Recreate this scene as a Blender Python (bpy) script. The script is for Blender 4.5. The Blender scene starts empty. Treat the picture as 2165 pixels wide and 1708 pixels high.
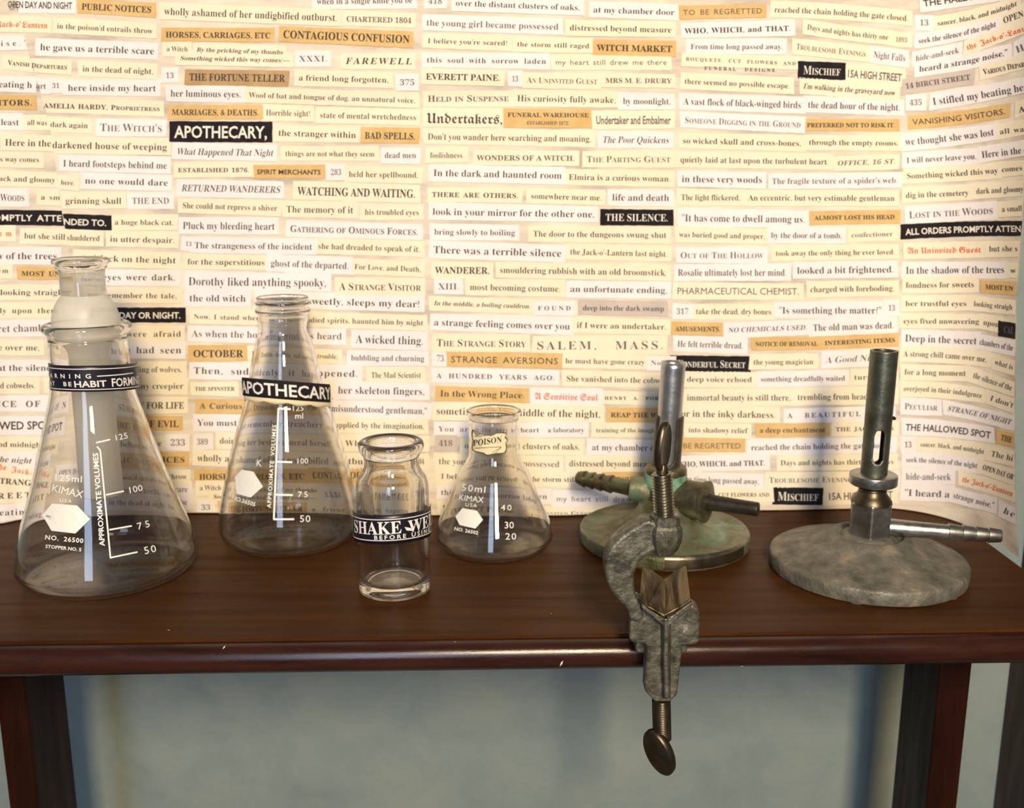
import bpy, bmesh, math, random, bisect
from mathutils import Vector, Matrix
from mathutils.bvhtree import BVHTree

random.seed(7)
SC = bpy.context.scene
COL = SC.collection

# ------------------------------------------------------------------ camera
F_PX, CX, CY = 2080.0, 1082.5, 854.0
PITCH = math.radians(12.3)
CAM = Vector((0, 0, 0.145))          # table top is z = 0
FW = Vector((0, math.cos(PITCH), -math.sin(PITCH)))
UP = Vector((0, math.sin(PITCH), math.cos(PITCH)))
RT = Vector((1, 0, 0))
cd = bpy.data.cameras.new('camera')
cam = bpy.data.objects.new('camera', cd)
COL.objects.link(cam)
cam.location = CAM
cam.rotation_euler = (math.radians(90) - PITCH, 0, 0)
cd.sensor_fit = 'HORIZONTAL'
cd.sensor_width = 36.0
cd.lens = F_PX / 2165.0 * 36.0
cd.clip_start = 0.01
cd.dof.use_dof = True
cd.dof.focus_distance = 0.315
cd.dof.aperture_fstop = 20.0
SC.camera = cam

# ------------------------------------------------------------------ world, lights, exposure
w = bpy.data.worlds.new('room_air')
SC.world = w
w.use_nodes = True
w.node_tree.nodes['Background'].inputs[0].default_value = (0.62, 0.70, 0.85, 1)
w.node_tree.nodes['Background'].inputs[1].default_value = 0.10


def area(name, loc, target, sx, sy, power, color):
    l = bpy.data.lights.new(name, 'AREA')
    l.shape = 'RECTANGLE'
    l.size, l.size_y = sx, sy
    l.energy = power
    l.color = color
    o = bpy.data.objects.new(name, l)
    COL.objects.link(o)
    o.location = loc
    o.rotation_euler = (Vector(target) - Vector(loc)).to_track_quat('-Z', 'Y').to_euler()
    return o


area('warm_floor_lamp', (0.11, -0.56, 0.50), (0.03, 0.40, 0.02), 0.13, 0.28, 13.3, (1.0, 0.80, 0.53))
area('daylight_window', (-0.18, -1.3, 0.50), (0.0, 0.4, 0.05), 0.30, 1.1, 10.0, (0.60, 0.74, 1.0))
vs = SC.view_settings
SC.display_settings.display_device = 'sRGB'
vs.view_transform = 'Standard'
vs.look = 'None'
vs.gamma = 1.0
vs.use_curve_mapping = False
vs.exposure = 0.0
SC.cycles.max_bounces = 14
SC.cycles.transmission_bounces = 12
SC.cycles.transparent_max_bounces = 24
SC.cycles.sample_clamp_indirect = 4.0


# ------------------------------------------------------------------ photograph pixel -> point in the room (for measuring)
def ray(px, py):
    return FW + RT * ((px - CX) / F_PX) + UP * ((CY - py) / F_PX)


def G(px, py, z=0.0):
    d = ray(px, py)
    return CAM + d * ((z - CAM.z) / d.z)


def P(px, py, Y):
    d = ray(px, py)
    return CAM + d * ((Y - CAM.y) / d.y)


def mpp(p):
    return (Vector(p) - CAM).dot(FW) / F_PX       # metres per pixel at p


# ------------------------------------------------------------------ materials
def mat(name, color, rough=0.5, metal=0.0, **kw):
    m = bpy.data.materials.new(name)
    m.use_nodes = True
    b = m.node_tree.nodes['Principled BSDF']
    b.inputs['Base Color'].default_value = (*color, 1)
    b.inputs['Roughness'].default_value = rough
    b.inputs['Metallic'].default_value = metal
    for k, v in kw.items():
        b.inputs[k.replace('_', ' ')].default_value = v
    return m


def noisy(name, stops, scale=60, detail=8, rough=(0.4, 0.7), metal=0.0, bump=0.2, bscale=400, bdist=0.0006,
          stretch=(1, 1, 1), distort=0.4, coat=0.0, spec=0.5):
    """stops = [(position, colour), ...] over a noise field; roughness and fine relief follow other noises"""
    m = bpy.data.materials.new(name)
    m.use_nodes = True
    nt = m.node_tree
    N, L = nt.nodes, nt.links
    b = N['Principled BSDF']
    tc = N.new('ShaderNodeTexCoord')
    mp = N.new('ShaderNodeMapping')
    mp.inputs['Scale'].default_value = stretch
    L.new(tc.outputs['Object'], mp.inputs[0])
    n = N.new('ShaderNodeTexNoise')
    n.inputs['Scale'].default_value = scale
    n.inputs['Detail'].default_value = detail
    n.inputs['Roughness'].default_value = 0.62
    n.inputs['Distortion'].default_value = distort
    L.new(mp.outputs[0], n.inputs['Vector'])
    r = N.new('ShaderNodeValToRGB')
    e = r.color_ramp.elements
    e[0].position, e[0].color = stops[0][0], (*stops[0][1], 1)
    e[1].position, e[1].color = stops[-1][0], (*stops[-1][1], 1)
    for p, c in stops[1:-1]:
        x = e.new(p)
        x.color = (*c, 1)
    L.new(n.outputs['Fac'], r.inputs[0])
    L.new(r.outputs[0], b.inputs['Base Color'])
    n2 = N.new('ShaderNodeTexNoise')
    n2.inputs['Scale'].default_value = scale * 1.7
    n2.inputs['Detail'].default_value = 4
    L.new(mp.outputs[0], n2.inputs['Vector'])
    mr = N.new('ShaderNodeMapRange')
    mr.inputs['From Min'].default_value = 0.3
    mr.inputs['From Max'].default_value = 0.7
    mr.inputs['To Min'].default_value, mr.inputs['To Max'].default_value = rough
    L.new(n2.outputs['Fac'], mr.inputs[0])
    L.new(mr.outputs[0], b.inputs['Roughness'])
    b.inputs['Metallic'].default_value = metal
    b.inputs['Coat Weight'].default_value = coat
    b.inputs['Coat Roughness'].default_value = 0.15
    b.inputs['Specular IOR Level'].default_value = spec
    if bump:
        n3 = N.new('ShaderNodeTexNoise')
        n3.inputs['Scale'].default_value = bscale
        n3.inputs['Detail'].default_value = 5
        L.new(mp.outputs[0], n3.inputs['Vector'])
        bp = N.new('ShaderNodeBump')
        bp.inputs['Strength'].default_value = bump
        bp.inputs['Distance'].default_value = bdist
        L.new(n3.outputs['Fac'], bp.inputs['Height'])
        L.new(bp.outputs[0], b.inputs['Normal'])
    return m


M = {}
M['wood'] = noisy('dark_varnished_wood', [(0.25, (0.034, 0.0118, 0.0030)), (0.5, (0.054, 0.0195, 0.0050)), (0.8, (0.076, 0.028, 0.0072))],
                  scale=26, stretch=(0.35, 5, 5), rough=(0.36, 0.50), bump=0.12, bscale=700, bdist=0.0002, coat=0.0, spec=0.07)
M['wood_edge'] = noisy('dark_plum_wood_edge', [(0.3, (0.016, 0.0045, 0.0035)), (0.7, (0.044, 0.014, 0.009))],
                       scale=60, stretch=(0.4, 3, 3), rough=(0.17, 0.27), bump=0.35, bscale=1500, bdist=0.00008, coat=0.0, spec=0.42)
M['leg'] = noisy('dark_leg_wood', [(0.3, (0.008, 0.003, 0.002)), (0.75, (0.034, 0.009, 0.004))],
                 scale=30, stretch=(3, 3, 0.4), rough=(0.35, 0.55), bump=0.1, spec=0.12)
M['wall'] = noisy('blue_grey_paint', [(0.25, (0.175, 0.225, 0.235)), (0.5, (0.225, 0.275, 0.265)), (0.75, (0.28, 0.315, 0.28))],
                  scale=22, detail=5, rough=(0.7, 0.9), bump=0.35, bscale=900, bdist=0.0004)
M['post'] = noisy('dark_brown_post', [(0.3, (0.020, 0.008, 0.005)), (0.7, (0.05, 0.02, 0.012))], scale=30, stretch=(3, 3, 0.4))
M['floor'] = noisy('floor_boards', [(0.3, (0.10, 0.07, 0.05)), (0.7, (0.2, 0.14, 0.1))], scale=8)
M['sheet'] = noisy('shadow_toned_collage_paper', [(0.32, (0.50, 0.42, 0.37)), (0.46, (0.70, 0.62, 0.53)), (0.64, (0.86, 0.785, 0.66))],
                   scale=42, stretch=(0.45, 1, 2.2), detail=6, rough=(0.75, 0.9), bump=0.0, spec=0.2)  # browner tones put the soft shadows between the printed strips into the colour


def papery(name, a, b_):
    return noisy(name, [(0.3, a), (0.7, b_)], scale=120, detail=5, rough=(0.75, 0.9), bump=0, spec=0.2)


M['c'] = papery('cream_strip', (0.87, 0.78, 0.60), (0.91, 0.83, 0.67))
M['w'] = papery('white_strip', (0.84, 0.79, 0.80), (0.90, 0.85, 0.86))
M['t'] = papery('ochre_strip', (0.66, 0.43, 0.17), (0.76, 0.54, 0.26))
M['d'] = papery('brown_strip', (0.42, 0.27, 0.13), (0.55, 0.38, 0.20))
M['k'] = papery('black_strip', (0.012, 0.010, 0.013), (0.020, 0.016, 0.02))
M['g'] = papery('grey_strip', (0.55, 0.48, 0.45), (0.64, 0.56, 0.50))
M['ink'] = mat('black_ink', (0.045, 0.037, 0.042), 0.8)
M['ink_grey'] = mat('grey_ink', (0.125, 0.105, 0.118), 0.8)
M['ink_red'] = mat('red_ink', (0.75, 0.10, 0.025), 0.8)
M['ink_white'] = mat('white_ink', (0.85, 0.80, 0.72), 0.8)
M['glass'] = mat('clear_glass', (1, 0.985, 0.955), 0.0, Transmission_Weight=1.0, IOR=1.47)

# blown glass walls are thin: part of the light goes straight through, the rest bends and glints
_g = M['glass'].node_tree
_tr = _g.nodes.new('ShaderNodeBsdfTransparent')
_tr.inputs[0].default_value = (0.97, 0.97, 0.95, 1)
_mx = _g.nodes.new('ShaderNodeMixShader')
_mx.inputs[0].default_value = 0.95
_g.links.new(_tr.outputs[0], _mx.inputs[1])
_g.links.new(_g.nodes['Principled BSDF'].outputs[0], _mx.inputs[2])
_g.links.new(_mx.outputs[0], _g.nodes['Material Output'].inputs[0])
M['enamel'] = mat('white_enamel_print', (0.78, 0.78, 0.74), 0.45)
M['navy'] = mat('navy_label', (0.012, 0.010, 0.022), 0.35)
M['label_white'] = mat('label_lettering', (0.82, 0.80, 0.76), 0.6)
M['label_cream'] = mat('cream_label', (0.80, 0.70, 0.46), 0.6)
M['label_gold'] = mat('gold_lettering', (0.55, 0.30, 0.06), 0.6)
M['zinc'] = noisy('grey_cast_zinc', [(0.34, (0.065, 0.062, 0.048)), (0.5, (0.15, 0.143, 0.112)), (0.62, (0.23, 0.215, 0.165)), (0.71, (0.46, 0.43, 0.34))], scale=230,
                  metal=0.7, rough=(0.38, 0.62), bump=0.5, bscale=650, bdist=0.0006)
M['zinc_base'] = noisy('oxidised_base', [(0.30, (0.07, 0.07, 0.052)), (0.44, (0.135, 0.13, 0.103)), (0.56, (0.185, 0.178, 0.147)), (0.66, (0.29, 0.235, 0.17)), (0.73, (0.50, 0.46, 0.39))],
                       scale=110, metal=0.35, rough=(0.45, 0.7), bump=0.7, bscale=330, bdist=0.0012, distort=0.1)
M['patina'] = noisy('green_patina_brass', [(0.32, (0.06, 0.065, 0.035)), (0.46, (0.14, 0.15, 0.09)), (0.56, (0.22, 0.21, 0.13)), (0.64, (0.17, 0.27, 0.19)), (0.74, (0.42, 0.45, 0.36))],
                    scale=70, metal=0.55, rough=(0.32, 0.6), bump=0.7, bscale=260, bdist=0.0010, distort=0.4)
M['verdigris'] = noisy('verdigris', [(0.4, (0.10, 0.17, 0.11)), (0.6, (0.20, 0.42, 0.30))], scale=200, rough=(0.6, 0.8), bump=0.4)
M['brass'] = noisy('old_brass', [(0.3, (0.08, 0.07, 0.045)), (0.55, (0.17, 0.15, 0.09)), (0.75, (0.20, 0.25, 0.16))], scale=150, metal=0.8,
                   rough=(0.3, 0.5), bump=0.3, bscale=500)
M['nickel'] = noisy('dull_nickel', [(0.3, (0.28, 0.28, 0.26)), (0.7, (0.46, 0.455, 0.425))], scale=130, metal=0.95, rough=(0.24, 0.42), bump=0.2, bscale=900, bdist=0.0003)
M['tube'] = noisy('dark_steel_tube', [(0.3, (0.075, 0.08, 0.058)), (0.55, (0.16, 0.17, 0.13)), (0.75, (0.25, 0.26, 0.21))], scale=70, metal=0.85,
                  rough=(0.28, 0.5), bump=0.25, bscale=700, bdist=0.0004)
M['tube_grey'] = noisy('steel_tube', [(0.3, (0.38, 0.40, 0.42)), (0.7, (0.55, 0.56, 0.57))], scale=90, metal=0.9, rough=(0.26, 0.42), bump=0.2, bscale=900, bdist=0.0003)
M['sleeve'] = noisy('dark_sleeve', [(0.35, (0.06, 0.055, 0.045)), (0.6, (0.13, 0.12, 0.10)), (0.72, (0.30, 0.13, 0.04))], scale=80, metal=0.7, rough=(0.35, 0.6), bump=0.3)
M['bronze'] = noisy('brown_bronze', [(0.3, (0.06, 0.047, 0.028)), (0.7, (0.15, 0.12, 0.08))], scale=110, metal=0.9, rough=(0.27, 0.45), bump=0.15, bscale=700, bdist=0.0003)
M['screw'] = noisy('steel_screw', [(0.3, (0.15, 0.13, 0.09)), (0.7, (0.30, 0.265, 0.195))], scale=130, metal=0.95, rough=(0.25, 0.42), bump=0.1)
M['jaw'] = noisy('worn_jaw_metal', [(0.38, (0.02, 0.013, 0.006)), (0.47, (0.10, 0.068, 0.028)), (0.55, (0.19, 0.155, 0.095)), (0.63, (0.26, 0.09, 0.02))], scale=110, stretch=(1.6, 0.3, 0.3),
                 metal=0.8, rough=(0.26, 0.5), bump=0.3, bscale=400)
M['rod'] = noisy('dark_rod', [(0.3, (0.03, 0.028, 0.024)), (0.7, (0.075, 0.065, 0.05))], scale=90, metal=0.7, rough=(0.3, 0.5), bump=0.2)
M['chip'] = mat('paint_fleck', (0.7, 0.6, 0.5), 0.7)


def frosted(name, tint, op):
    m = bpy.data.materials.new(name)
    m.use_nodes = True
    N, L = m.node_tree.nodes, m.node_tree.links
    out = N['Material Output']
    b = N['Principled BSDF']
    b.inputs['Base Color'].default_value = (*tint, 1)
    b.inputs['Roughness'].default_value = 0.35
    tr = N.new('ShaderNodeBsdfTransparent')
    tl = N.new('ShaderNodeBsdfTranslucent')
    tl.inputs[0].default_value = (*tint, 1)
    m1 = N.new('ShaderNodeMixShader')
    m1.inputs[0].default_value = 0.45
    m2 = N.new('ShaderNodeMixShader')
    m2.inputs[0].default_value = op
    L.new(b.outputs[0], m1.inputs[1])
    L.new(tl.outputs[0], m1.inputs[2])
    L.new(tr.outputs[0], m2.inputs[1])
    L.new(m1.outputs[0], m2.inputs[2])
    L.new(m2.outputs[0], out.inputs[0])
    return m


M['frost'] = frosted('frosted_glass', (0.95, 0.93, 0.86), 0.62)
M['frost_light'] = frosted('hazy_glass', (0.86, 0.85, 0.80), 0.34)


# ------------------------------------------------------------------ object helpers
def empty(name, loc, label, cat, group=None):
    o = bpy.data.objects.new(name, None)
    o.empty_display_size = 0.01
    COL.objects.link(o)
    o.location = loc
    o['label'], o['category'] = label, cat
    if group:
        o['group'] = group
    return o


def mesh_obj(name, verts, faces, mats, parent=None, midx=None, smooth=True, label=None, sharp=40):
    me = bpy.data.meshes.new(name)
    base = parent
    off = Vector((0, 0, 0))
    while base is not None:
        off += base.location
        base = base.parent
    me.from_pydata([tuple(Vector(v) - off) for v in verts], [], faces)
    for m in (mats if isinstance(mats, (list, tuple)) else [mats]):
        me.materials.append(m)
    if midx:
        me.polygons.foreach_set('material_index', midx)
    if smooth:
        me.polygons.foreach_set('use_smooth', [True] * len(me.polygons))
        if sharp:
            me.set_sharp_from_angle(angle=math.radians(sharp))
    me.update()
    o = bpy.data.objects.new(name, me)
    COL.objects.link(o)
    if parent:
        o.parent = parent
    if label:
        o['label'] = label
    return o


def structure(o):
    o['kind'] = 'structure'
    return o


def box(x0, x1, y0, y1, z0, z1):
    v = [(x, y, z) for z in (z0, z1) for y in (y0, y1) for x in (x0, x1)]
    return v, [(0, 2, 3, 1), (4, 5, 7, 6), (0, 1, 5, 4), (2, 6, 7, 3), (0, 4, 6, 2), (1, 3, 7, 5)]


def bevel(o, wdt, seg=3):
    b = o.modifiers.new('bevel', 'BEVEL')
    b.width = wdt
    b.segments = seg
    b.limit_method = 'ANGLE'
    b.angle_limit = math.radians(30)
    return o


def catmull(pts, n=4, closed=False):
    out = []
    m = len(pts)
    rng = range(m if closed else m - 1)
    for i in rng:
        if closed:
            p0, p1, p2, p3 = pts[(i - 1) % m], pts[i], pts[(i + 1) % m], pts[(i + 2) % m]
        else:
            p0, p1, p2, p3 = pts[max(i - 1, 0)], pts[i], pts[i + 1], pts[min(i + 2, m - 1)]
        for k in range(n):
            t = k / n
            out.append(tuple(0.5 * ((2 * b) + (-a + c) * t + (2 * a - 5 * b + 4 * c - d) * t * t + (-a + 3 * b - 3 * c + d) * t ** 3)
                             for a, b, c, d in zip(p0, p1, p2, p3)))
    if not closed:
        out.append(tuple(pts[-1]))
    return out


def lathe(prof, c=(0, 0, 0), seg=72, axis=Vector((0, 0, 1)), closed=False, rfun=None):
    """prof = [(r, h)] along axis from c; a radius of 0 makes a pole"""
    axis = axis.normalized()
    q = Vector((0, 0, 1)).rotation_difference(axis)
    c = Vector(c)
    vs_, fs, rows = [], [], []
    for r, h in prof:
        if r < 1e-7:
            rows.append([len(vs_)])
            vs_.append(c + q @ Vector((0, 0, h)))
        else:
            row = []
            for j in range(seg):
                a = 2 * math.pi * j / seg
                rr = r if rfun is None else r * rfun(a, r, h)
                row.append(len(vs_))
                vs_.append(c + q @ Vector((rr * math.sin(a), -rr * math.cos(a), h)))
            rows.append(row)
    n = len(rows)
    for i in range(n if closed else n - 1):
        a, b = rows[i], rows[(i + 1) % n]
        if len(a) == 1 and len(b) == 1:
            continue
        for j in range(seg):
            k = (j + 1) % seg
            if len(a) == 1:
                fs.append((a[0], b[k], b[j]))
            elif len(b) == 1:
                fs.append((a[j], a[k], b[0]))
            else:
                fs.append((a[j], a[k], b[k], b[j]))
    return vs_, fs


def merge(*parts):
    V, Fc = [], []
    for v, f in parts:
        o = len(V)
        V += list(v)
        Fc += [tuple(i + o for i in p) for p in f]
    return V, Fc


def extrude_px(outline, Y, th, hole=None):
    """outline given in photograph pixels on the vertical plane at distance Y, extruded th metres away from the viewer"""
    front = [P(x, y, Y) for x, y in outline]
    n = len(front)
    back = [p + Vector((0, th, 0)) for p in front]
    return front + back, [tuple(range(n - 1, -1, -1))[::-1], tuple(range(2 * n - 1, n - 1, -1))] + \
        [(i, i + n, (i + 1) % n + n, (i + 1) % n) for i in range(n)]


def screw_mesh(c, r, h0, h1, pitch, depth, axis=Vector((0, 0, 1)), seg=32, per=8):
    axis = axis.normalized()
    q = Vector((0, 0, 1)).rotation_difference(axis)
    c = Vector(c)
    n = max(2, int((h1 - h0) / pitch * per))
    V, Fc = [], []
    for i in range(n + 1):
        h = h0 + (h1 - h0) * i / n
        for j in range(seg):
            a = 2 * math.pi * j / seg
            rr = r - depth * (0.5 + 0.5 * math.cos(2 * math.pi * h / pitch - a))
            V.append(c + q @ Vector((rr * math.sin(a), -rr * math.cos(a), h)))
    for i in range(n):
        for j in range(seg):
            k = (j + 1) % seg
            Fc.append((i * seg + j, i * seg + k, (i + 1) * seg + k, (i + 1) * seg + j))
    Fc.append(tuple(range(seg))[::-1])
    Fc.append(tuple(range(n * seg, (n + 1) * seg)))
    return V, Fc


# ------------------------------------------------------------------ lettering: glyph outlines laid out and laid onto surfaces
_GL = {}
_fc = bpy.data.curves.new('glyph_source', 'FONT')
_fo = bpy.data.objects.new('glyph_source', _fc)
COL.objects.link(_fo)
_fc.resolution_u = 2
# upright serif and black-letter outlines; r = thinned, i / j = slanted, s / S / m = the plain sans in three weights
BASE = {'b': (0x1D400, 0x1D41A, 0x1D7CE), 'f': (0x1D56C, 0x1D586, 0x1D7CE)}
ALIAS = {'r': 'b', 'i': 'b', 'j': 'b'}
OFFS = {'r': -0.007, 'b': 0.003, 'i': -0.010, 'j': -0.002, 'f': 0, 'S': 0.018, 's': 0.0, 'm': 0.0}
SLANT = {'i': 0.24, 'j': 0.20}


def _code(ch, st):
    base = BASE.get(ALIAS.get(st, st))
    if not base:
        return ch
    if 'A' <= ch <= 'Z':
        return chr(base[0] + ord(ch) - 65)
    if 'a' <= ch <= 'z':
        return chr(base[1] + ord(ch) - 97)
    if ch.isdigit() and base[2]:
        return chr(base[2] + int(ch))
    return ch


def _eval(body):
    _fc.body = body
    bpy.context.view_layer.update()
    ev = _fo.evaluated_get(bpy.context.evaluated_depsgraph_get())
    me = ev.to_mesh()
    v = [(p.co.x, p.co.y) for p in me.vertices]
    f = [tuple(p.vertices) for p in me.polygons]
    ev.to_mesh_clear()
    return v, f


def glyph(ch, st):
    return _GL[(ch, st)]


def load_glyphs(st, chars):
    """outline all letters of one face in a single evaluation: one letter per text line"""
    chars = sorted(set(chars) - {' '})
    H = _code('H', st)
    lines = [H + H]
    for ch in chars:
        lines += [H + _code(ch, st) + H, _code(ch, st)]
    _fc.offset = OFFS[st]
    _fc.space_line = 4.0
    v, f = _eval('\n'.join(lines))
    rows = [([], {}) for _ in lines]
    top_row = [q_[0] for q_ in v if q_[1] > -1.5]
    _w0 = max(top_row) - min(top_row)
    owner = []
    for k, (x, y) in enumerate(v):
        r = int(round((0.3 - y) / 4.0))
        owner.append(r)
        rows[r][1][k] = len(rows[r][0])
        rows[r][0].append((x + SLANT.get(st, 0) * (y + 4.0 * r) * (1 if r % 2 == 0 else 0), y + 4.0 * r))
    fr = [[] for _ in lines]
    for q in f:
        r = owner[q[0]]
        fr[r].append(tuple(rows[r][1][k] for k in q))
    ext = lambda r: max(a[0] for a in rows[r][0]) - min(a[0] for a in rows[r][0])
    hw0 = _w0
    _GL[('|h', st)] = max(a[1] for a in rows[0][0])
    _GL[(' ', st)] = ([], [], 0.26)
    for n_, ch in enumerate(chars):
        _GL[(ch, st)] = (rows[2 + 2 * n_][0], fr[2 + 2 * n_], ext(1 + 2 * n_) - hw0)


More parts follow.
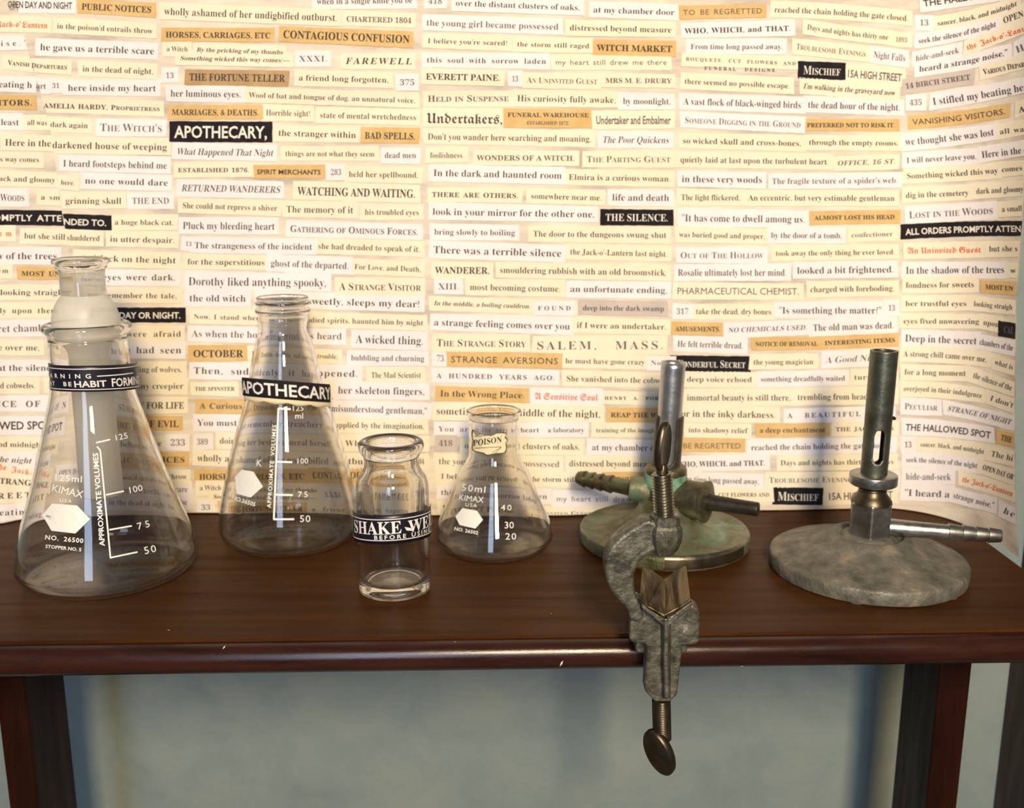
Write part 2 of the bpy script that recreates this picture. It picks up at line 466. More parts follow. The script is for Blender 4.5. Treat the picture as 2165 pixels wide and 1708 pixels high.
# one printed strip per line: x0 y0 x1 y1 cap-height background style[flags] [b=bulge] | words     (flags: C small caps, G grey ink, R red ink, L left sheet)
STRIPS = '''
16 16 152 19 14 w S|OPEN DAY AND NIGHT
172 20 320 27 13 t b|PUBLIC NOTICES
-34 57 44 57 13 c fRL|the Jack-o'
47 58 101 60 13 c fR|Lantern
120 60 322 71 11 c r|in the poison'd entrails throw
-30 98 57 96 11 w rL|noise."
84 106 326 115 14 w r|he gave us a terrible scare
16 137 62 141 10 c bCL|Vanish
66 143 142 147 10 c bC|Departures
174 151 324 157 12 c r|in the dead of night,
-14 184 68 186 13 w rL|beating h
76 187 97 188 12 w r|art
110 186 126 186 10 w rG|31
143 192 330 193 13 w r|here inside my heart
-40 223 68 223 12 t bL|VISITORS.
92 228 338 235 10 c bC|AMELIA HARDY, Proprietress
-20 264 40 265 13 w rL|at least
57 264 100 265 11 c rL|all was
106 268 186 271 11 c r|dark again
211 277 343 279 16 w rCG|The Witch's
10 308 108 310 14 c rL|Here in the
110 313 353 318 14 c r|darkened house of weeping
-20 341 83 343 11 c rL|this way comes
133 352 353 357 14 w r|I heard footsteps behind me
-18 382 117 386 11 c rL|black and gloomy
128 390 158 392 10 c r|here.
179 388 355 393 13 w r|no one would dare
-30 425 52 425 15 w rCL|the Woods
86 422 127 423 11 c rL|a sm
138 431 257 431 13 c r|grinning skull
279 431 358 431 13 w rG|THE END
-40 466 130 468 13 k SL|PROMPTLY ATTE
134 475 225 478 13 k S|NDED TO.
242 475 367 476 11 c r|a huge black cat,
-30 499 25 499 12 c fRL|them
51 504 138 507 12 c rL|but she still
141 508 211 510 12 c r|shuddered
232 511 369 514 12 c r|in utter despair.
-20 548 121 548 14 w rL|ow of the trees
162 551 372 557 13 c r|at o'clock on the night
-25 577 18 577 10 c rL|them
45 583 137 584 10 t bL|MOST UNS
170 592 371 593 13 w r|Her eyes were dark.
-15 624 140 624 12 c rL|s looking straight
186 629 374 631 11 c r|but remember the tale,
-40 662 122 662 11 c rL|ningly upon them
200 673 382 673 13 k S|OPEN DAY OR NIGHT.
-35 703 112 700 15 w rGL|secret chamber
230 712 383 712 12 c r|we were afraid
-40 740 84 741 12 c rL|came over me,
252 747 384 747 14 w r|he had seen
-6 784 117 784 13 w rL|at the silence
262 787 385 787 12 c r|howling of wolves,
-40 821 75 821 12 c rL|behind cobwebs.
102 820 112 820 12 c rL|I
256 822 388 822 12 c r|tell any creepier
-70 861 120 860 13 w bGL|SILENCE OF N
262 864 389 864 14 c b|STAY FOR LIFE
-75 909 112 907 17 w SL|HALLOWED SPOT
230 903 378 903 14 t b|SPIRIT OF EVIL
-40 944 92 946 11 c rL|ck, and midnight
210 942 342 943 12 c r|there before we
360 942 392 942 13 w rG|233
-30 975 66 980 12 w iL|of the night
110 1004 170 1000 11 w iL|OPEN DAY
210 976 391 978 12 t b|PUBLIC NOTICES
-10 990 80 1008 12 c fRL|the Jack-o'
200 1012 395 1013 11 c r|in the poison'd entrails throw
-30 1020 78 1028 12 c bL|A STRANGE
230 1040 397 1040 12 w r|he gave us a terrible scare
-40 1056 65 1052 12 c bL|STREET
230 1066 396 1067 12 w r|in the dead of night, the
-60 1092 64 1088 13 w rL|my beating
670 9 872 6 12 w r|when in a single knife you be
347 31 713 45 15 c r|wholly ashamed of her undigbified outburst.
732 45 870 49 11 c bG|CHARTERED 1804
350 79 572 81 12 t b|HORSES, CARRIAGES, ETC
598 80 866 91 16 t b|CONTAGIOUS CONFUSION
352 108 397 109 10 c r|a Witch
415 109 598 115 9 c j|By the pricking of my thumbs
380 127 612 132 9 c j|Something wicked this way comes:—
632 130 692 130 12 w rG|XXXI.
730 135 870 136 13 c j|FAREWELL
350 165 368 165 11 w rG|13
400 170 602 173 15 d b|THE FORTUNE TELLER
631 170 822 175 12 c r|a friend long forgotten,
845 180 877 180 12 w rG|375
360 204 510 206 14 w r|her luminous eyes.
526 206 878 218 11 c r|Wool of bat and tongue of dog, an unnatural voice,
363 243 547 244 12 t b|MARRIAGES, & DEATHS.
562 244 656 246 12 c r|Horrible sight!
676 249 880 254 12 c r|state of mental wretchedness
369 291 565 292 25 k S|APOTHECARY,
588 287 753 292 13 c r|the stranger within
771 293 878 295 14 t b|BAD SPELLS.
373 327 577 330 14 w i|What Happened That Night
603 330 792 331 11 c r|things are not what they seem
813 334 880 334 12 w r|dead men
376 364 527 364 9 c b|ESTABLISHED 1876.
543 368 678 369 10 t S|SPIRIT MERCHANTS
699 370 722 370 12 w rG|283
737 374 884 376 12 c r|held her spellbound,
383 404 592 408 14 w jG|RETURNED WANDERERS
629 412 878 418 17 c b|WATCHING AND WAITING.
385 440 586 446 12 c r|She could not repress a shiver
605 449 747 451 14 c r|The memory of it
771 454 886 455 12 c r|his troubled eyes
386 484 581 486 15 w r|Pluck my bleeding heart
613 490 884 497 14 w bCG|Gathering of Ominous Forces.
391 519 405 521 9 w rG|13
411 525 660 528 13 w r|The strangeness of the incident
672 526 888 533 12 c r|she had dreaded to speak of it,
396 559 560 561 12 c r|for the superstitious
572 563 737 569 14 w r|ghost of the departed.
749 569 890 575 11 c r|For Love, and Death,
398 603 690 606 17 w r|Dorothy liked anything spooky,
717 613 890 615 15 c rC|A Strange Visitor
400 637 520 638 14 w r|the old witch
548 640 888 650 14 w r|Tenderly, sweetly, sleeps my dear!
409 674 575 678 10 c r|Now, I stand when da
598 680 895 688 11 c r|disembodied spirits, haunted him by night
405 712 723 718 14 w rG|As when the howling wind is heard
752 725 895 729 17 w r|A wicked thing.
408 755 514 755 15 t b|OCTOBER
532 752 714 759 10 c r|Double, double, toil and trouble;
742 762 897 764 12 w r|bubbling and churning
409 790 757 797 14 w r|Then, suddenly, it happened.
785 799 890 799 12 c r|The Mad Scientist
412 826 496 826 8 c b|THE SPINSTER
530 828 700 830 12 c r|the old crone beckoned
714 832 898 835 15 w r|her skeleton fingers,
422 864 690 866 12 t bG|A Curious Dream of The Past
700 870 903 876 14 w r|misunderstood gentleman,"
417 900 690 902 13 w r|You must remember, treachery
700 904 897 907 12 c r|supplied by the imagination,
416 940 440 940 12 w rG|389
464 938 712 942 13 c r|doing her best to conceal herself,
730 943 897 944 12 c r|When he came to
417 975 700 980 14 c r|wholly ashamed of her undigbified
712 981 800 982 13 c r|outburst.
810 981 897 981 11 c bG|CHARTERED 1804
421 1014 645 1012 12 t b|HORSES, CARRIAGES, ETC
662 1010 880 1014 14 t b|CONTAGIOUS CONFUSION
422 1036 468 1036 10 c r|a Witch
484 1036 672 1040 9 c j|By the pricking of my thumbs
450 1054 670 1056 9 c j|Something wicked this way comes:—
688 1050 730 1050 12 w rG|XXXI.
760 1056 890 1056 12 c j|FAREWELL
425 1078 445 1078 11 w rG|33
470 1080 640 1082 12 t b|THE FORTUNE TELLER
660 1082 890 1083 10 c r|a friend long forgotten,
905 8 935 8 12 w rG|418
963 12 1226 22 12 w r|over the distant clusters of oaks,
1254 26 1426 32 12 w r|at my chamber door
901 54 1181 63 13 w rG|the young girl became possessed
1204 64 1420 69 12 c r|distressed beyond measure
904 91 1073 96 10 c r|I believe you're scared!
1093 98 1246 102 10 c r|the storm still raged
1262 107 1421 110 13 t b|WITCH MARKET
902 132 1155 135 11 w r|this soul with sorrow laden
1174 137 1410 137 11 c mG|my heart still drew me there
900 168 1058 171 13 c b|EVERETT PAINE.
1082 172 1096 172 11 w rG|13
1114 175 1263 178 12 c rCG|An Uninvited Guest
1280 175 1420 176 10 c bG|MRS M. E. DRURY
904 215 1076 214 13 c bCG|Held in Suspense
1093 214 1302 218 13 c r|His curiosity fully awake,
1317 220 1418 221 13 w r|by moonlight,
902 260 1063 262 22 c f|Undertakers,
1073 247 1245 248 9 t b|FUNERAL WAREHOUSE
1260 262 1418 262 17 c SG|Undertaker and Embalmer
904 295 1250 300 13 c r|Don't you wander here searching and moaning,
1273 302 1414 303 14 w i|The Poor Quickens
909 334 981 334 12 c r|foolishness.
1008 339 1215 340 11 c bG|WONDERS OF A WITCH.
1240 343 1418 343 13 c rCG|The Parting Guest
916 372 1188 378 14 w r|In the dark and haunted room
1202 380 1418 384 12 c r|Elmira is a curious woman.
913 416 1096 419 10 c b|THERE ARE OTHERS.
1122 420 1272 424 12 c r|somewhere near me.
1294 424 1415 425 14 w r|life and death
914 454 1257 460 14 w r|look in your mirror for the other one,
1280 467 1413 468 15 k r|THE SILENCE.
918 496 1089 498 12 w r|bring slowly to boiling
1127 500 1409 503 12 c r|The door to the dungeons swung shut
916 535 1187 543 15 w r|There was a terrible silence
1205 538 1411 543 12 c r|the Jack-o'-Lantern last night.
920 578 1035 579 14 c b|WANDERER,
1056 577 1410 583 13 c r|smouldering rubbish with an old broomstick.
926 612 971 612 13 w rG|XIII.
993 613 1185 617 13 c r|most becoming costume.
1205 617 1411 620 13 w r|an unfortunate ending,
917 645 1121 652 9 c j|In the middle, a boiling cauldron.
1137 656 1207 656 9 w bG|FOUND
1232 656 1404 658 11 g r|deep into the dark swamp
917 688 1205 697 14 w r|a strange feeling comes over you
1219 693 1409 697 12 c r|if I were an undertaker.
923 732 1112 734 15 c rC|The Strange Story
1134 739 1403 738 17 c rG|SALEM, MASS.
923 764 942 764 13 w rG|73.
953 766 1180 770 13 t s|STRANGE AVERSIONS
1195 768 1363 771 11 c r|he must have gone crazy
1376 772 1420 772 10 w rG|No. 9
923 799 1173 804 10 w bG|A HUNDRED YEARS AGO.
1197 806 1420 811 12 c r|She vanished into the cobwebs
930 838 1109 842 13 t r|In the Wrong Place.
1130 844 1264 847 14 w fR|A Sensitive Soul
1278 845 1420 846 7 c b|HENRY A. PORTER
922 876 1270 883 15 c r|sometimes in the middle of the night,
1291 882 1420 883 10 t b|REAP THE WIND
927 912 1085 914 11 w rG|You are the very
1100 914 1140 914 10 w r|heart
1158 914 1235 914 10 w r|a laboratory
1260 914 1420 914 9 c r|training of the imagination
927 943 957 943 12 g rG|418
982 948 1226 951 13 c r|over the distant clusters of oaks,
1251 952 1385 953 13 w r|at my chamber d
927 981 1183 988 13 c rG|the young girl became possessed
1203 986 1400 987 13 c r|distressed beyond measure
932 1012 1105 1016 11 c r|I believe you're scared!
1120 1018 1262 1020 11 c r|the storm still raged
1282 1020 1410 1022 12 t b|WITCH MARKET
932 1046 1157 1055 11 w r|this soul with sorrow laden
1176 1060 1420 1060 11 w mG|my heart still drew me there
935 1080 1090 1082 12 c b|EVERETT PAINE.
1130 1090 1250 1090 9 c rC|Uninvited Guest
1270 1090 1410 1090 8 c bG|MRS M. E. DRURY
1444 32 1612 28 11 t mG|TO BE REGRETTED
1637 26 1920 45 12 c r b=-3|reached the chain holding the gate closed.
1448 71 1672 65 11 w b|WHO, WHICH, and THAT.
1706 62 1878 84 11 c r b=2|Days and nights has thirty one
1893 88 1918 90 10 c rG|1893
1460 104 1655 104 11 w r|From time long passed away.
1683 104 1830 120 12 c rCG|Troublesome Evenings
1846 122 1914 130 14 w rG|Night Falls
1450 128 1683 138 7 c bG|BOUQUETS, CUT FLOWERS AND
1698 157 1777 160 18 k rC|Mischief
1790 163 1906 172 16 c SG|15A HIGH STREET
1447 177 1670 187 11 c r|there seemed no possible escape.
1698 187 1892 202 11 c j|I'm walking in the graveyard now
1445 221 1694 229 14 w r|A vast flock of black-winged birds
1708 228 1903 234 14 w r|the dead hour of the night.
1447 260 1693 270 13 w rCG|Someone Digging in the Ground
1706 269 1892 269 9 t b|PREFERRED NOT TO RISK IT.
1443 303 1694 309 12 c r|so wicked skull and cross-bones,
1710 306 1900 308 11 c r|through the empty rooms,
1438 343 1752 348 12 c r|quietly laid at last upon the turbulent heart.
1770 350 1893 346 10 c jG|OFFICE, 16 ST.
1441 385 1612 387 14 w r|in these very woods
1632 389 1898 387 12 w rG|The fragile texture of a spider's web.
1440 423 1565 424 12 c r|The light flickered,
1582 424 1892 425 12 c r|An eccentric, but very estimable gentleman
1441 468 1702 471 15 w r|"It has come to dwell among us.
1722 465 1895 463 9 t b|ALMOST LOST HIS HEAD.
1436 501 1617 505 11 c r|was buried good and proper,
1630 503 1780 504 12 w r|by the door of a tomb,
1800 502 1888 499 10 c rG|confectioner
1438 546 1614 546 13 w rCG|Out of The Hollow
1640 541 1892 538 11 c r|took away the only thing he ever loved.
1433 583 1663 583 14 w r|Rosalie ultimately lost her mind.
1685 579 1890 576 14 w r|looked a bit frightened.
1431 622 1690 623 14 c sG|PHARMACEUTICAL CHEMIST.
1713 618 1891 615 12 c r|charged with foreboding.
1430 664 1456 664 12 w rG|317
1471 664 1631 665 12 c r|take the dead, dry bones
1647 663 1864 663 14 w r|"Is something the matter?"
1878 657 1893 657 12 w rG|13
1428 700 1523 701 10 t b|AMUSEMENTS.
1539 703 1706 697 10 w jG|NO CHEMICALS USED.
1719 700 1890 694 14 w r|The old man was dead.
1432 733 1571 737 13 w r|He felt terrible dread.
1597 732 1729 731 9 t b|NOTICE OF REMOVAL
1744 730 1893 723 9 t b|INTERESTING ITEMS
1428 776 1576 778 15 k rC|Wonderful Secret
1593 771 1720 770 11 c r|the young magician
1745 768 1880 761 13 w iG|A Good Night's
1452 807 1590 808 11 c r|deep voice echoed
1608 807 1787 805 11 w r|something dreadfully waited
1806 803 1890 802 11 c r|turned to
1452 847 1672 847 13 c r|immortal beauty is still there,
1686 846 1890 844 13 c r|trembling from head to foot.
1440 881 1640 884 14 c r|or in the inky darkness.
1665 884 1885 878 10 w bG|A BEAUTIFUL DAY
1455 914 1580 916 11 c r|into shadowy relief
1606 915 1745 914 11 t r|a deep enchantment
1767 912 1890 910 9 c bG|THE JACKDAWS
1412 948 1567 948 11 t mG|TO BE REGRETTED
1588 952 1886 947 12 w r|reached the chain holding the gate closed.
1432 987 1618 984 11 w b|WHO, WHICH, and THAT.
1650 984 1890 981 11 c r|Days and nights has thirty one days
1430 1018 1605 1024 12 w r|From time long passed away,
1626 1021 1810 1019 12 c rCG|Troublesome Evenings
1830 1020 1892 1018 12 w rG|Night
1450 1050 1627 1050 8 c bG|BOUQUETS, CUT FLOWERS AND
1644 1058 1731 1059 18 k rC|Mischief
1750 1057 1888 1053 15 c SG|15A HIGH STREET
1953 14 2110 -8 14 w S|THE HALLOWED
1944 54 1964 54 12 w rG|13
1982 54 2150 12 10 c j b=6|saucer, black, and midnight
1942 92 2106 56 11 w j b=4|seek the silence of the night
2122 50 2200 22 13 c j|OPEN DAY
1936 130 2027 112 12 w i|hide-and-seek
2045 106 2190 58 12 c fR|the Jack-o'-Lantern
1943 152 2130 116 12 w j b=3|heard a strange noise,"
2150 112 2200 94 14 w rG|He
1915 188 2052 168 11 g bG|14 BIRCH STREET
2080 158 2200 134 12 c bC|Various Departures
1923 223 1950 222 12 w rG|435
1973 222 2190 186 15 w r b=3|I stifled my beating heart
1930 264 2126 241 12 t m b=3|VANISHING VISITORS.
2155 238 2200 230 12 c bC|Am
1915 307 2102 286 15 w r b=2|we thought she was lost
2114 284 2200 274 11 c r|all was so
1917 345 2065 336 12 w r|I will never leave you.
2076 334 2200 320 14 w r|Here in the dark
1917 378 2110 366 12 c r b=1|Something wicked this way
2118 364 2162 360 11 c r|comes
1915 419 2048 413 12 c r|dig in the cemetery
2064 410 2164 405 12 c r|dark and gloomy
1922 462 2100 452 15 w rCG|Lost in the Woods
2118 448 2161 446 12 c r|a small
1915 497 2159 490 13 k S b=-2|ALL ORDERS PROMPTLY ATTEN
1918 536 2074 534 13 c fR|An Uninvited Guest
2091 532 2152 531 12 c r|but she s
1915 579 2124 577 15 w r|In the shadow of the trees
2136 577 2148 577 11 c r|w
1915 609 2060 607 12 c r|fondness for sweets
2083 611 2142 615 10 t b|MOST UN
1914 647 2044 647 11 c r|her trustful eyes
2058 647 2140 655 11 c r|looking straigh
1910 684 2070 685 11 c r|eyes fixed unwavering
2078 686 2112 692 11 c r|upon
2121 703 2142 706 14 k rG|CAL
1913 722 2065 728 15 w r|Deep in the secret
2070 728 2141 742 13 w r|chambers of the
1910 754 2086 766 12 c r b=-3|A strong chill came over me,
2102 770 2141 782 11 c r|what is
1912 792 2042 795 12 c r|for a long moment
2056 798 2138 826 12 c r|the silence of the
1910 827 2076 842 11 c r b=-4|overjoyed in their indulgence
2092 846 2141 862 11 c r|I don't
1912 865 1982 868 13 w rCG|Peculiar
2002 868 2136 898 11 w jG b=-2|STRANGE OF NIGHT
1914 910 2094 927 14 w S b=-4|THE HALLOWED SPOT
2115 930 2138 936 12 t b|THE
1912 946 1928 946 12 w rG|13
1945 944 2080 960 10 c r b=-3|saucer, black, and midnight
2094 964 2141 975 12 c r|The hi
1915 977 2066 990 11 w r b=-3|seek the silence of the night
2076 992 2141 1014 11 c b|OPEN DAY OR
1915 1014 2010 1015 14 w rG|hide-and-seek
2033 1018 2140 1050 12 c fR b=-2|the Jack-o'-Lantern
1912 1048 2008 1052 14 w r|"I heard a
2014 1052 2100 1074 12 w r|strange noise,"
2120 1084 2143 1094 13 w r|he
'''


# every letter needed is outlined now, while the scene is still empty
_need = {'j': 'ESTABLISHED 1872.POISON', 'b': 'FUNERAL DESIGNS.SHAKEWEL', 'S': 'WARNINGMAYBEHABITFORMINGAPOTHECARY,BEFOREUSINGSHAKEWEL0123456789',
         's': 'ABCDEFGHIJKLMNOPQRSTUVWXYZ0123456789 .ml,'}
_need['S'] += _need['s']
for _ln in STRIPS.strip().split('\n'):
    _h, _w = _ln.split('|', 1)
    _st = _h.split()[6]
    _need[_st[0]] = _need.get(_st[0], '') + (_w + _w.upper() if 'C' in _st else _w)
for _st, _w in _need.items():
    load_glyphs(_st, _w)
bpy.data.objects.remove(_fo)



def layout(text, st, W, cap, small=False):
    """glyph polygons of one line, W wide and cap tall: [(verts, faces)]; word gaps take most of the slack"""
    h = None
    items = []
    for ch in text:
        s = 1.0
        c = ch
        if small and ch.islower():
            c, s = ch.upper(), 0.78
        items.append((glyph(c, st), s))
    h = cap / _GL[('|h', st)]
    nat = sum(g[2] * s for g, s in items) * h
    k = 1.0
    if nat > W:
        k = W / nat
        extra = 0
    else:
        k = min(1.12, W / nat)
        extra = W - nat * k
    wt = [2.6 if text[i] == ' ' else 0.45 for i in range(len(text) - 1)]
    tw = sum(wt) or 1
    x = 0
    out = []
    for i, (g, s) in enumerate(items):
        if g[0]:
            out.append(([(x + vx * h * k * s, vy * h * s) for vx, vy in g[0]], g[1]))
        x += g[2] * h * k * s + (extra * wt[i] / tw if i < len(wt) else 0)
    return out


class Decal:
    """flat print gathered in photograph pixels and laid on a surface by proj(px, py) -> point"""
    def __init__(s, proj):
        s.p, s.V, s.F, s.I = proj, [], [], []

    def add(s, pts, faces, mi, lift):
        o = len(s.V)
        q = []
        for x, y in pts:
            r = s.p(x, y)
            if r is None:
                return
            q.append(r - ray(x, y).normalized() * lift)
        s.V += q
        s.F += [tuple(i + o for i in f) for f in faces]
        s.I += [mi] * len(faces)

    def quad(s, a, b, c, d, mi, lift=0.00012, step=9.0, bulge=0.0, jag=0.0):
        """a,b top left/right; c,d bottom right/left; grid so that it follows curved surfaces"""
        n = max(1, int(max(abs(b[0] - a[0]), abs(c[0] - d[0])) / step))
        m = max(1, int(max(abs(d[1] - a[1]), abs(c[1] - b[1])) / step))
        pts = []
        for j in range(m + 1):
            v = j / m
            for i in range(n + 1):
                u = i / n
                x = (a[0] * (1 - u) + b[0] * u) * (1 - v) + (d[0] * (1 - u) + c[0] * u) * v
                y = (a[1] * (1 - u) + b[1] * u) * (1 - v) + (d[1] * (1 - u) + c[1] * u) * v
                y += bulge * 4 * u * (1 - u)
                if jag and j in (0, m):
                    y += random.uniform(-jag, jag)
                if jag and i in (0, n):
                    x += random.uniform(-jag, jag)
                pts.append((x, y))
        f = [(j * (n + 1) + i, j * (n + 1) + i + 1, (j + 1) * (n + 1) + i + 1, (j + 1) * (n + 1) + i) for j in range(m) for i in range(n)]
        s.add(pts, f, mi, lift)

    def line(s, x0, y0, x1, y1, wd, mi, lift=0.0002):
        L = math.hypot(x1 - x0, y1 - y0)
        nx, ny = -(y1 - y0) / L * wd / 2, (x1 - x0) / L * wd / 2
        n = max(1, int(L / 8))
        pts, f = [], []
        for i in range(n + 1):
            t = i / n
            x, y = x0 + (x1 - x0) * t, y0 + (y1 - y0) * t
            pts += [(x + nx, y + ny), (x - nx, y - ny)]
        f = [(2 * i, 2 * i + 1, 2 * i + 3, 2 * i + 2) for i in range(n)]
        s.add(pts, f, mi, lift)

    def poly(s, pts, mi, lift=0.00015):
        # fan around the centre, ring subdivided
        cx = sum(p[0] for p in pts) / len(pts)
        cy = sum(p[1] for p in pts) / len(pts)
        ring = []
        for i, p in enumerate(pts):
            q = pts[(i + 1) % len(pts)]
            for k in range(5):
                ring.append((p[0] + (q[0] - p[0]) * k / 5, p[1] + (q[1] - p[1]) * k / 5))
        n = len(ring)
        V = [(cx, cy)] + [(cx + (x - cx) * .5, cy + (y - cy) * .5) for x, y in ring] + ring
        f = [(0, 1 + i, 1 + (i + 1) % n) for i in range(n)]
        f += [(1 + i, 1 + n + i, 1 + n + (i + 1) % n, 1 + (i + 1) % n) for i in range(n)]
        s.add(V, f, mi, lift)

    def text(s, txt, st, x0, y0, x1, y1, cap, mi, small=False, bulge=0.0, lift=0.00024):
        L = math.hypot(x1 - x0, y1 - y0)
        ux, uy = (x1 - x0) / L, (y1 - y0) / L
        for v, f in layout(txt, st, L, cap, small):
            pts = []
            for a, b in v:
                t = a / L
                pts.append((x0 + ux * a + uy * b, y0 + uy * a - ux * b + bulge * 4 * t * (1 - t)))
            s.add(pts, f, mi, lift)

    def build(s, name, mats, parent, label=None):
        return mesh_obj(name, s.V, s.F, mats, parent, s.I, smooth=False, label=label)

# ================================================================== the room
floor = structure(mesh_obj('floor', *box(-1.6, 1.6, -2.2, 0.47, -0.72, -0.70), M['floor'], smooth=False))
wall = structure(mesh_obj('wall_back', *box(-1.6, 1.6, 0.455, 0.475, -0.70, 1.3), M['wall'], smooth=False))
px_ = P(2158, 1500, 0.44).x
trim = structure(bevel(mesh_obj('trim_1', *box(px_, px_ + 0.05, 0.405, 0.4549, -0.70, 0.9), M['post'], smooth=False), 0.002))

# ================================================================== the table
FL, FR = G(-120, 1357.5), G(2400, 1326)
XR = 0.1998
XL = -0.250
dyx = (FR.y - FL.y) / (FR.x - FL.x)


def fy(x):
    return FL.y + dyx * (x - FL.x)


table = empty('side_table', ((XL + XR) / 2, 0.37, -0.70), 'dark varnished wooden side table with a rounded front edge', 'table')
XR2 = XR + 0.0
prof = [(0.0, 0.0), (0.0001, -0.0011), (-0.0020, -0.0013), (-0.0040, -0.0020), (-0.0054, -0.0040), (-0.0058, -0.0062),
        (-0.0052, -0.0086), (-0.0036, -0.0106), (-0.0014, -0.0116), (0.003, -0.0118)]
xs = [XL, XR2]
v = [(XL, fy(XL), 0), (XR2, fy(XR2), 0), (XR2, 0.4475, 0), (XL, 0.4475, 0)]
v += [(x, y, -0.0118) for x, y, z in v]
top = mesh_obj('tabletop', v, [(0, 1, 2, 3), (7, 6, 5, 4), (0, 4, 5, 1), (1, 5, 6, 2), (2, 6, 7, 3), (3, 7, 4, 0)], M['wood'], table, smooth=False)
NS = 60
v, f = [], []
for i in range(NS + 1):
    x = XL + (XR2 - XL) * i / NS
    for dy, z in prof:
        v.append((x, fy(x) + dy + 0.00002, z))
n = len(prof)
for i in range(NS):
    for j in range(n - 1):
        f.append((i * n + j, (i + 1) * n + j, (i + 1) * n + j + 1, i * n + j + 1))
f.append(tuple(range(n))[::-1])
f.append(tuple(range(NS * n, NS * n + n)))
edge = mesh_obj('edge_moulding', v, f, M['wood_edge'], table, sharp=50)
YL0, YL1 = 0.360, 0.3935
for pa, pb in ((-14, 49), (1985, 2053)):
    xa, xb = P(pa, 1437, YL0).x, P(pb, 1437, YL0).x
    bevel(mesh_obj('leg', *box(xa, xb, YL0, YL1, -0.70, -0.0118), M['leg'], table, smooth=False), 0.0012)
for cx_, cy_, L_, a_ in ((1187, 1402, 16, 1.1), (474, 1368, 11, 0.9), (962, 1356, 6, 0.2), (1165, 1297, 5, 1.5), (1400, 1409, 7, 0.2), (1568, 1408, 7, 0.1), (357, 1332, 9, 2.6)):
    onface = cy_ > 1345
    p0 = P(cx_, cy_, fy((cx_ - CX) / F_PX * 0.3) - 0.0062) if onface else G(cx_, cy_, 0.0002)
    k = mpp(p0) * L_
    if onface:
        pv = [p0 + Vector((math.cos(a_) * k * t - math.sin(a_) * s_ * k * .15, -0.0001 * (s_ + 2), math.sin(a_) * k * t + math.cos(a_) * s_ * k * .15)) for t, s_ in ((-.5, 0), (0, -1), (.5, 0), (0.1, 1))]
    else:
        pv = [p0 + Vector((math.cos(a_) * k * t - math.sin(a_) * s_ * k * .2, math.sin(a_) * k * t + math.cos(a_) * s_ * k * .2, 0.00003 * s_)) for t, s_ in ((-.5, 0), (0, -1), (.5, 0), (0.1, 1))]
    mesh_obj('paint_fleck', pv, [(0, 1, 2, 3)], M['chip'], table, smooth=False)

# ================================================================== the collage paper behind
PLAN_PX = [(-260, 1150), (-120, 1127), (0, 1111), (60, 1101), (200, 1092), (400, 1087), (700, 1089), (900, 1091), (1170, 1093), (1290, 1087), (1400, 1079), (1520, 1079.5), (1640, 1080.5),
           (1800, 1078), (1881, 1077), (1960, 1088), (2030, 1108), (2088, 1136), (2155, 1183), (2230, 1240)]
_pl = catmull([(a.x / a.y, a.y) for a in (G(x, y) for x, y in PLAN_PX)], 30)


_n = len(_pl)
_pl = sorted(_pl)
for _r in range(3):
    _pl = [(_pl[i][0], sum(_pl[min(max(i + k, 0), _n - 1)][1] for k in range(-5, 6)) / 11) for i in range(_n)]
_az = [p[0] for p in _pl]


def plan_y(az):
    if az <= _az[0]:
        return _pl[0][1]
    i = bisect.bisect_left(_az, az) - 1
    if i >= len(_pl) - 1:
        return _pl[-1][1]
    t = (az - _az[i]) / (_az[i + 1] - _az[i])
    return _pl[i][1] * (1 - t) + _pl[i + 1][1] * t


def on_paper(px, py, back=0.0):
    d = ray(px, py)
    Y = plan_y(d.x / d.y)
    q = CAM + d * (Y / d.y)
    x, z = q.x, q.z
    # soft buckling of the sheet, and one dent near its upper right
    Y += 0.0007 * math.sin(x * 95 + z * 22) * min(1, max(0, z) * 14) + 0.0005 * math.sin(x * 40 - z * 70 + 1)
    Y += 0.0020 * math.exp(-((x - 0.176) ** 2 / 0.00022 + (z - 0.168) ** 2 / 0.00026))
    Y -= 0.0012 * math.exp(-((x - 0.155) ** 2 / 0.0006 + (z - 0.178) ** 2 / 0.0007))
    Y += 0.0010 * math.exp(-((z - 0.182 + 0.03 * abs(x)) ** 2 / 0.00003)) * (0.65 - 0.35 * math.tanh((x - 0.1) / 0.03))
    return CAM + d * ((Y + back) / d.y)


SEAM = [(-90, 14), (20, 38), (116, 61), (194, 85), (271, 106), (362, 119), (424, 127), (541, 146), (700, 160), (900, 176), (1097, 190)]
REDGE = [(-90, 2190), (400, 2166), (480, 2162), (620, 2150), (900, 2146), (1050, 2148), (1200, 2155)]


def pw(tab, y):
    if y <= tab[0][0]:
        return tab[0][1]
    for (a, b), (c, d) in zip(tab, tab[1:]):
        if y <= c:
            return b + (d - b) * (y - a) / (c - a)
    return tab[-1][1]


def bottom(px):
    # image height at which the ray through column px meets the table along the sheet
    lo, hi = 1040.0, 1260.0
    for _ in range(30):
        m = (lo + hi) / 2
        if on_paper(px, m).z > 0.0003:
            lo = m
        else:
            hi = m
    return lo


def above(q):
    q.z = max(q.z, 0.0009)
    return q


